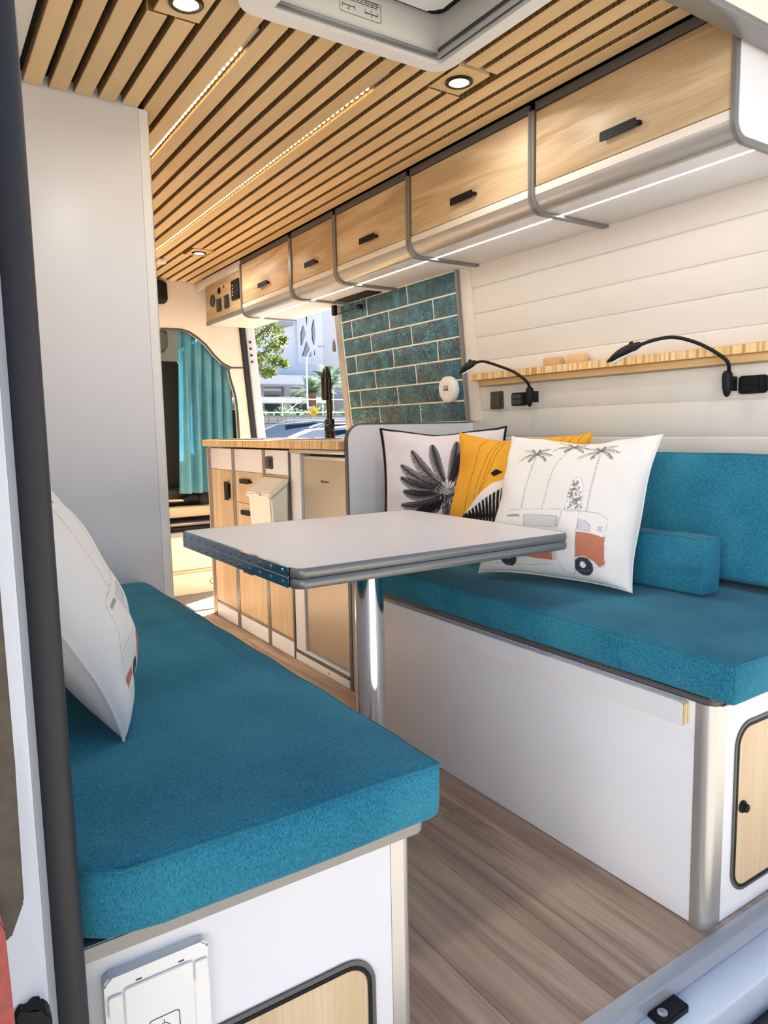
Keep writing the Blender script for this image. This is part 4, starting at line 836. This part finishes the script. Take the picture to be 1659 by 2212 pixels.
# ================================================================ ceiling fittings
def leds(label, x, y0, y1, step, mat):
    t = thing('led_strip', label, 'led strip', (x, (y0+y1)/2, 1.842), 'amber strips between the ceiling slats')
    box('channel', x-.0035, x+.0055, y0-.085, y1, 1.8375, 1.846, 'alul', t, .0005)
    bm = bmesh.new(); bm_box(bm, -.003, .002, -.0042, .0042, -.0028, .002, .0012, 2); me0 = from_bm('led', bm, mat, t)
    n = int((y1-y0)/step)
    for k in range(n):
        o = me0 if k == 0 else me0.copy()
        if k: COL.objects.link(o)
        o.location = (x, y0+step*(k+.5), 1.8365)
leds('short amber lit strip in the slats beside the wardrobe', .7185, 1.66, 2.70, .0265, 'ledy'); leds('long amber lit strip running down the middle of slats', 1.0785, 1.675, 4.2, .0265, 'ledy')
for (sx, sy), lab in zip(SPOTS, ('round downlight in bamboo block beside the roof hatch', 'round downlight far back near the cab', 'round downlight at the top edge left of the hatch')):
    t = thing('downlight', lab, 'downlight', (sx, sy, 1.83), 'round ceiling downlights')
    bm = bmesh.new(); bm_box(bm, sx-.0495, sx+.0495, sy-.062, sy+.062, 1.829, 1.8605, .0016, 1); bm.normal_update()
    for f in bm.faces: f.material_index = 1 if abs(f.normal.x) > .9 else 0
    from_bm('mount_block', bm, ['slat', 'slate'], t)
    lathe('bezel', [(.036, -.0005), (.036, .003), (.033, .0048), (.026, .0045), (.0245, .001), (.001, .001)], (sx, sy, 1.829), (0, 0, -1), 'gun', t, 36)
    lathe('lens', [(.0245, 0), (.0235, .0022), (.001, .0024)], (sx, sy, 1.8278), (0, 0, -1), 'lens', t, 32)
    ldl = bpy.data.lights.new('downlight_beam', 'AREA'); ldl.shape = 'DISK'; ldl.size = .044; ldl.energy = 1.7; ldl.color = (1, .97, .93); ldl.spread = math.radians(170)
    lo = bpy.data.objects.new('downlight_beam', ldl); COL.objects.link(lo); lo.parent = t; lo.location = (0, 0, -.0062)
hh = thing('roof_hatch', 'white framed roof hatch in the slatted ceiling', 'roof hatch', (.88, 1.2, 1.8))
frame_loop('frame', rrect(HX0, HX1, HY0, HY1, .05, 8), rrect(.684, 1.112, 1.0, 1.428, .012, 8), 'z', 1.797, 1.829, 'white2', hh)
bm = bmesh.new()
for b in ((.668, .684, .95, 1.44), (1.112, 1.1145, .95, 1.44), (.684, 1.112, 1.4285, 1.4295), (.684, 1.112, .95, 1.0)): bm_box(bm, *b, 1.8295, 2.02)
from_bm('shaft', bm, 'white2', hh)
box('blind_rail', .69, 1.104, 1.4175, 1.428, 1.806, 1.818, 'alul', hh, .001); box('blind_rail', .69, 1.104, 1.413, 1.4165, 1.802, 1.808, 'grey', hh, .0008)
box('side_rail', 1.1015, 1.1115, 1.0, 1.416, 1.806, 1.828, 'lead', hh, .001); box('side_rail', 1.094, 1.101, 1.0, 1.416, 1.803, 1.812, 'alul', hh, .001)
lid = prism('hatch_lid', rrect(.74, 1.062, 1.0, 1.372, .025), 'z', 1.87, 1.93, 'white2', hh, .006); frame_loop('lid_gasket', rrect(.69, 1.11, .98, 1.42, .03), rrect(.735, 1.067, 1.0, 1.377, .025), 'z', 1.90, 1.905, 'blackm', hh)
box('lid_top', .6, 1.18, .9, 1.5, 2.02, 2.05, 'white2', hh, .01); tube('lid_handle', [(.98, 1.374, 1.885), (1.0, 1.380, 1.883), (1.045, 1.380, 1.883), (1.06, 1.374, 1.885)], .004, 'lead', hh, 8)
stk = frame_loop('sticker', rrect(.846, .952, 1.845, 1.884, .004, 3), rrect(.8468, .9512, 1.8458, 1.8832, .0035, 3), 'y', 1.4278, 1.4284, 'ink', hh)
bm = bmesh.new(); rr = random.Random(3)
for row, z in enumerate((1.8805, 1.8765, 1.8725)):
    x = .852
    while x < .944: l = rr.uniform(.004, .010); bm_box(bm, x, x+l, 1.4279, 1.4284, z, z+.0016); x += l+.002
bm_box(bm, .852, .884, 1.4279, 1.4284, 1.8600, 1.8616); bm_box(bm, .910, .944, 1.4279, 1.4284, 1.8570, 1.8590)
for x in (.852, .883, .910, .943): bm_box(bm, x, x+.001, 1.4279, 1.4284, 1.855, 1.865)
bm_box(bm, .926, .9275, 1.4279, 1.4284, 1.851, 1.855); bm_box(bm, .926, .9275, 1.4279, 1.4284, 1.862, 1.866)
from_bm('sticker_print', bm, 'ink', stk)
bm = bmesh.new(); tube_bm(bm, [(.866, 1.428, 1.852), (.870, 1.428, 1.857)], .0006, 5); tube_bm(bm, [(.870, 1.428, 1.852), (.866, 1.428, 1.857)], .0006, 5); from_bm('red_cross', bm, 'inkr', stk)
tag(box('ceiling_sensor', 1.13, 1.17, 3.76, 3.81, 1.808, 1.8305, 'white2', None, .006), 'small cream block sensor under the slats near the wardrobe edge', 'sensor')

# ================================================================ cab: curtain, seat, pedestal, mat
bm = bmesh.new(); nx, nz = 90, 40; G = []
def ctop(x): 
    for (xa, za), (xb, zb) in zip(cut, cut[1:]):
        if xa <= x <= xb: return za+(zb-za)*(x-xa)/(xb-xa)
    return 1.33
for i in range(nx+1):
    s = i/nx; col = []
    for j in range(nz+1):
        v = j/nz; xt = 1.405+.33*s; xb = 1.372+.37*s
        zt = ctop(min(xt, 1.69))+.02; zb = .575; x = xt+(xb-xt)*v; z = zt+(zb-zt)*v
        amp = .012+.018*min(1, v*2.2)
        y = 4.375+amp*math.sin(s*2*PI*5.2+.8*math.sin(v*2))+.008*math.sin(s*2*PI*11+2)
        col.append(bm.verts.new((x+.006*math.sin(s*33+v*3), y, z)))
    G.append(col)
for i in range(nx):
    for j in range(nz): bm.faces.new((G[i][j], G[i+1][j], G[i+1][j+1], G[i][j+1]))
me = from_bm('curtain', bm, 'curtain', None); md = me.modifiers.new('thickness', 'SOLIDIFY'); md.thickness = .002
tag(me, 'gathered teal curtain hanging in the opening to the cab', 'curtain')
seat = thing('cab_seat', 'dark brown cab seat seen beside the curtain', 'seat', (1.45, 4.7, .55))
prism('backrest', rrect(1.05, 1.54, .60, 1.40, .07), 'y', 4.62, 4.74, 'brown', seat, .03); box('cushion', 1.05, 1.62, 4.46, 5.1, .50, .60, 'brown', seat, .03); prism('headrest', rrect(1.15, 1.42, 1.45, 1.62, .05), 'y', 4.63, 4.72, 'olive', seat, .02)
tube('adjuster_bar', [(1.15, 4.42, .535), (1.46, 4.42, .53)], .008, 'tan', seat, 8); box('side_shield', 1.12, 1.585, 4.38, 4.45, .425, .495, 'tan', seat, .02); box('slide_rail', 1.12, 1.62, 4.36, 4.6, .375, .395, 'grey', seat, .003)
lathe('knob', [(.02, 0), (.034, .008), (.034, .03), (.02, .038)], (1.52, 4.40, .535), (0, -1, 0), 'black', seat, 20); tube('shaft_cover', [(1.38, 4.43, .53), (1.44, 4.42, .545), (1.5, 4.415, .54)], [.01, .025, .03], 'black', seat, 10); box('swivel_base', 1.12, 1.66, 4.34, 4.8, .345, .37, 'black', seat, .004)
pd = thing('seat_pedestal', 'cream boxed pedestal under the cab seat with oval emblem', 'pedestal', (1.4, 4.2, 0))
box('upper_box', 1.12, 1.70, 4.12, 4.7, .145, .342, 'cream', pd, .006); box('lower_box', 1.12, 1.70, 4.092, 4.7, .0015, .128, 'cream', pd, .008); box('step_band', 1.12, 1.70, 4.106, 4.7, .1285, .1445, 'tan', pd, .002)
bm = bmesh.new(); tube_bm(bm, [(1.478+.045*math.cos(a), 4.0915, .068+.024*math.sin(a)) for a in np.linspace(0, 2*PI, 40)[:-1]], .002, 5, True); from_bm('emblem_ring', bm, 'ink', pd)
text('emblem_text', 'Lin', .034, Matrix.Translation((1.468, 4.0916, .069)) @ Matrix.Rotation(PI/2, 4, 'X'), 'ink', pd)
tag(box('floor_mat', 1.2, 1.76, 3.69, 4.088, .0005, .007, 'carpet', None, .003), 'grey speckled mat in front of the seat pedestal', 'mat')
tag(box('rear_speaker', 1.22, 1.315, 4.22, 4.30, 1.69, 1.822, 'black', None, .03, 4), 'black rounded speaker pod under the slats beside the wardrobe', 'speaker')

# ================================================================ outside, through the side door
bw = thing('white_building', 'white modern building with a geometric cut-out screen', 'building', (20, 40, -.6))
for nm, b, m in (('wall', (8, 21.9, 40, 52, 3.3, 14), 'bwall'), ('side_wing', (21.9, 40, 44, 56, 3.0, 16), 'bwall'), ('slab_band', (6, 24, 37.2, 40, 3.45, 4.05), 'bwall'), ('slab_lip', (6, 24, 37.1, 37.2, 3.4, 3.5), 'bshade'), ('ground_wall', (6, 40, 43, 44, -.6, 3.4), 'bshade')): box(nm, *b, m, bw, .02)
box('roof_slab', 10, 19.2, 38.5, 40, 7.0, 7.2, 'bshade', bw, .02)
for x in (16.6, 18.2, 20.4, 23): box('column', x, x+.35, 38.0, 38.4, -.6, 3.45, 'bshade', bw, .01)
for x0, x1 in ((17.3, 17.75), (18.75, 20.2), (21, 22.6)): o = box('window', x0, x1, 42.9, 43.0, .5, 3.2, 'bdark', bw, .01); box('window_frame', x0-.05, x0, 42.85, 42.95, .5, 3.2, 'bwall', o, .005)
scn = box('screen_frame', 20.05, 21.65, 39.75, 40.0, 4.9, 12, 'bwall', bw, .03)
for P_ in ([(20.3, 5.4), (20.95, 5.4), (20.85, 5.75), (20.62, 6.3)], [(20.25, 6.0), (20.25, 6.75), (20.42, 7.25), (20.55, 6.75)], [(21.02, 6.4), (21.0, 7.1), (21.15, 7.7), (21.2, 6.7), (21.12, 6.1)], [(20.5, 8.5), (20.7, 7.2), (20.75, 8.5)], [(20.95, 8.6), (20.95, 7.8), (21.08, 8.6)], [(21.12, 5.5), (21.2, 5.5), (21.18, 5.85)]):
    o = prism('opening', P_, 'y', 39.735, 39.76, 'bdark', scn)
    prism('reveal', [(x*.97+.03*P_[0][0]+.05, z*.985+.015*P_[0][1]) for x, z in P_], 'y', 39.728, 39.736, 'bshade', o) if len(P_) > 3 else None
cn = thing('carport', 'low white carport canopy beyond the fence', 'carport', (14.5, 31, -.6))
box('canopy', 12, 16.8, 30, 33, 2.28, 2.44, 'bwall', cn, .02); box('fascia', 12, 16.8, 29.9, 30, 2.2, 2.46, 'carw', cn, .01)
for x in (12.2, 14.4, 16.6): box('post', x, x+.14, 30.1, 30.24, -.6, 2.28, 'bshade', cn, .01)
bwl = thing('block_wall', 'pale patterned breeze block wall with metal railing', 'wall', (10.5, 20, -.6))
box('wall_core', 6, 15, 20.06, 20.3, -.6, 1.4, 'stone', bwl, 0)
bm = bmesh.new(); bm_box(bm, -.135, .135, -.04, .04, -.085, .085, .02, 1); m0 = None
for r_ in range(8):
    for c_ in range(18):
        if m0 is None: m0 = from_bm('block', bm, 'stone', bwl, False); m0.location = (8.2, 20.03, .05); o = m0
        else: o = m0.copy(); COL.objects.link(o)
        o.location = (8.2+.28*c_+(.14 if r_ % 2 else 0), 20.03, .0+.18*r_)
for z in (1.5, 1.9): tube('railing', [(6, 20.2, z), (15, 20.2, z)], .015, 'bwall', bwl, 8)
for x in (8.2, 9.6, 11, 12.4): tube('railing_post', [(x, 20.2, 1.35), (x, 20.2, 1.95)], .015, 'bwall', bwl, 8)
tube('railing_brace', [(9.7, 20.2, 1.5), (10.3, 20.2, 1.9)], .018, 'bwall', bwl, 6)
lp = thing('street_lamp', 'slim white street lamp post with a curved arm', 'street lamp', (11.39, 22, -.6))
tube('post', [(11.39, 22, -.6), (11.39, 22, 3.1), (11.43, 22, 3.42), (11.55, 22, 3.64), (11.74, 22, 3.75), (11.86, 22, 3.77)], [.035, .026, .022, .02, .018, .016], 'bwall', lp, 10); prism('lamp_head', rrect(11.82, 12.1, 3.73, 3.79, .018, 2), 'y', 21.95, 22.05, 'bshade', lp, .01)
sb_ = thing('bounce_building', 'unseen pale house added behind the rear doors to bounce sunlight in', 'building', (-16, -14, -.6))  # added out of view; its sunlit wall bounces light onto the bench fronts
box('wall', -20, -13, -30, -4, -.6, 7.5, 'bouncew', sb_, .02); box('roof_slab', -20.3, -12.7, -30.3, -3.7, 7.5, 7.7, 'bshade', sb_, .02)
for y in (-24, -20, -16, -12, -8):
    for z in (.3, 3.6):
        o = box('window', -13.02, -12.95, y, y+1.5, z, z+1.7, 'bdark', sb_, .01); box('window_frame', -13.02, -12.97, y-.08, y+1.58, z-.08, z+1.78, 'bshade', o, .01)
def leaf_cloud(name, centers, nper, size, mat, par, seed):
    r = np.random.default_rng(seed); C_ = []; 
    for (x, y, z, R) in centers:
        d = r.normal(size=(nper, 3)); d /= np.linalg.norm(d, axis=1)[:, None]; C_.append(np.array([x, y, z])+d*(R*r.random((nper, 1))**.45)*np.array([1, 1, .8]))
    C_ = np.vstack(C_); n = len(C_); a = r.normal(size=(n, 3)); a /= np.linalg.norm(a, axis=1)[:, None]; b = np.cross(a, r.normal(size=(n, 3))); b /= np.linalg.norm(b, axis=1)[:, None]
    s = size*(.6+.8*r.random((n, 1))); V = np.stack([C_-a*s, C_+b*s*.55, C_+a*s, C_-b*s*.55], 1).reshape(-1, 3)
    me = bpy.data.meshes.new(name); me.from_pydata(V.tolist(), [], np.arange(4*n).reshape(n, 4).tolist()); return link(name, me, mat, par, False)
tr = thing('broadleaf_tree', 'sunlit broadleaf tree at the left of the side doorway', 'tree', (5.9, 15, -.6))
tube('trunk', [(5.6, 15.2, -.6), (5.65, 15.2, .8), (5.75, 15.1, 1.9), (5.95, 15.1, 2.8), (6.1, 15, 3.6)], [.16, .13, .1, .07, .03], 'bark', tr, 10)
for p in ([(5.75, 15.1, 1.9), (6.3, 15, 2.5), (6.9, 15, 2.75)], [(5.8, 15.1, 2.2), (6.4, 14.9, 2.9), (6.9, 14.8, 3.3)], [(5.9, 15.1, 2.6), (5.5, 15, 3.2), (5.2, 15, 3.6)], [(5.75, 15.1, 1.9), (6.3, 15.0, 2.25), (6.8, 15.0, 2.3)]): tube('branch', p, [.06, .04, .015], 'bark', tr, 8)
leaf_cloud('foliage', [(6.35, 15, 3.25, .30), (6.75, 15, 3.35, .30), (7.0, 15, 3.15, .24), (6.6, 15, 2.95, .28), (6.95, 14.9, 2.8, .22), (7.2, 15, 2.95, .13), (6.65, 15, 2.55, .24), (7.0, 15, 2.5, .2), (7.2, 15, 2.45, .13), (6.75, 15, 2.25, .18), (6.95, 15.1, 2.25, .12), (6.45, 15, 2.4, .2), (6.1, 15, 3.1, .5), (5.6, 15, 3.2, .6), (5.9, 15, 2.6, .45), (6.2, 15.2, 3.7, .4), (6.55, 15, 3.6, .35)], 240, .034, 'leaf', tr, 5)
def palm_tree(label, x, y, zc, R, n, seed):
    t = thing('palm_tree', label, 'palm tree', (x, y, -.6), 'palm trees beyond the wall'); r = random.Random(seed)
    tube('trunk', [(x, y, -.6), (x, y, zc*.5), (x, y, zc)], [.22, .18, .16], 'bark', t, 10)
    for k in range(n):
        a = 2*PI*k/n+r.uniform(-.2, .2); el = r.uniform(-.1, 1.25); L = R*r.uniform(.8, 1.1); pts = []
        for j in range(9):
            s = j/8; pts.append(Vector((x+math.cos(a)*math.cos(el)*L*s, y+math.sin(a)*math.cos(el)*L*s, zc+math.sin(el)*L*s-.45*L*s*s)))
        V = []; Fc = []
        for j in range(1, 9):
            for q in range(3):
                p = pts[j-1].lerp(pts[j], q/3); d = (pts[j]-pts[j-1]).normalized(); sd_ = d.cross(Vector((0, 0, 1))); sd_ = sd_.normalized() if sd_.length > 1e-3 else Vector((1, 0, 0))
                ll = .30*R*(1-.6*(j/8)**2)*.9
                for sg in (1, -1):
                    b0 = len(V); tip = p+(d*.7+sd_*sg*.75+Vector((0, 0, -.1)))*ll; wv = d*.035*R*.5
                    V += [p-wv, p+wv, tip]; Fc.append((b0, b0+1, b0+2))
        me = bpy.data.meshes.new('frond'); me.from_pydata([tuple(v) for v in V], [], Fc); link('frond', me, 'palm', t, False)
palm_tree('dusty green palm tree left of the tap', 12.9, 24.5, 2.35, 1.25, 26, 1); palm_tree('dusty green palm tree behind the tap by the tiles', 15.6, 28, 2.9, 1.6, 26, 2)
ys_ = thing('yellow_shrub', 'small yellow shrub on top of the block wall', 'shrub', (10.45, 18.5, 1.2)); 
bm = bmesh.new(); r = random.Random(4)
for k in range(46):
    a = r.uniform(0, 2*PI); el = r.uniform(.2, 1.4); L = r.uniform(.15, .35); p = Vector((10.5, 19.9, 1.4)); q = p+Vector((math.cos(a)*math.cos(el), math.sin(a)*math.cos(el), math.sin(el)))*L
    tube_bm(bm, [p, (p+q)/2+Vector((0, 0, .02)), q], [.01, .018, .003], 5)
from_bm('leaves', bm, 'ylw', ys_)
hb = thing('hedge', 'dark clipped hedge behind the railing', 'hedge', (11, 20.85, -.6)); leaf_cloud('foliage', [(8.6+.35*k, 20.85, 1.35+.12*math.sin(k*1.9), .38) for k in range(15)], 180, .06, 'palm', hb, 9)
tube('stem', [(11, 20.85, -.6), (11, 20.85, 1.3)], .05, 'bark', hb, 8)
def car(label, cx, cy, rot, paint, hgt, seed):
    t = thing('parked_car', label, 'car', (cx, cy, -.6), 'parked cars outside the side door')
    R_ = Matrix.Translation((cx, cy, -.6)) @ Matrix.Rotation(rot, 4, 'Z')
    def loft(nm, secs, mat, par):   # secs: (s, halfwidth_low, z_low, halfwidth_top, z_top)
        bm = bmesh.new(); rows = []
        for s, w0, z0, w1, z1 in secs: rows.append([bm.verts.new(R_ @ Vector(p)) for p in ((s, -w0, z0), (s, -w0-.02, z0+(z1-z0)*.5), (s, -w1, z1-.02), (s, -w1+.06, z1), (s, w1-.06, z1), (s, w1, z1-.02), (s, w0+.02, z0+(z1-z0)*.5), (s, w0, z0))])
        for A_, B_ in zip(rows, rows[1:]):
            for k in range(8): bm.faces.new((A_[k], A_[(k+1) % 8], B_[(k+1) % 8], B_[k]))
        bm.faces.new(rows[0][::-1]); bm.faces.new(rows[-1]); return from_bm(nm, bm, mat, par)
    H = hgt
    loft('body', [(-2.15, .72, .3, .68, .62), (-2.05, .82, .22, .8, .80), (-1.2, .86, .2, .86, .95), (1.3, .86, .2, .86, .97), (2.0, .84, .22, .82, .92), (2.15, .75, .3, .7, .75)], paint, t)
    loft('cabin', [(-1.15, .80, .94, .74, .96), (-.45, .80, .95, .62, H-.10), (-.1, .80, .95, .60, H-.02), (.7, .80, .95, .60, H), (1.4, .80, .95, .60, H-.06), (1.75, .80, .95, .66, H-.2), (2.02, .78, .92, .74, .95)], paint, t)
    for sg in (-1, 1):
        for pts in ([(-.85, .99), (-.35, 1.0), (-.28, H-.09), (-.42, H-.12)], [(-.25, 1.0), (.55, 1.0), (.55, H-.05), (-.18, H-.07)], [(.62, 1.0), (1.35, 1.02), (1.25, H-.09), (.62, H-.05)]):
            bm = bmesh.new(); A_ = []; B_ = []
            for s, z in pts:
                y = .805-(z-.95)/(H-.95)*.19+.012; A_.append(bm.verts.new(R_ @ Vector((s, sg*y, z)))); B_.append(bm.verts.new(R_ @ Vector((s, sg*(y-.03), z))))
            bm.faces.new(A_); bm.faces.new(B_[::-1]); n = len(pts)
            for k in range(n): bm.faces.new((A_[k], A_[(k+1) % n], B_[(k+1) % n], B_[k]))
            from_bm('side_window', bm, 'glass', t)
        tube('roof_rail', [tuple(R_ @ Vector((s, sg*.55, z))) for s, z in ((-.1, H-.01), (.0, H+.03), (1.2, H+.02), (1.35, H-.03))], .015, 'bshade', t, 6)
        for s in (-1.35, 1.35):
            c_ = R_ @ Vector((s, sg*.80, .32)); ax = (R_.to_3x3() @ Vector((0, sg, 0))); lathe('wheel', [(.2, -.1), (.31, -.09), (.32, 0), (.31, .08), (.21, .09), (.19, .06), (.02, .07)], c_, ax, 'amber', t, 24)
    bm = bmesh.new(); V = [bm.verts.new(R_ @ Vector(p)) for p in ((-1.05, -.68, 1.0), (-1.05, .68, 1.0), (-.42, .54, H-.10), (-.42, -.54, H-.10))]; V2 = [bm.verts.new(v.co+Vector((0, 0, .025))) for v in V]
    bm.faces.new(V); bm.faces.new(V2[::-1])
    for k in range(4): bm.faces.new((V[k], V[(k+1) % 4], V2[(k+1) % 4], V2[k]))
    from_bm('windscreen', bm, 'glass', t)
car('white parked car nearest the van', 5.85, 8.25, math.radians(158), 'carw', 1.62, 1); car('blue grey parked car behind the white one', 7.45, 12.75, math.radians(158), 'carb', 1.74, 2)
for o in bpy.data.objects:
    if '_o' in o: del o['_o']
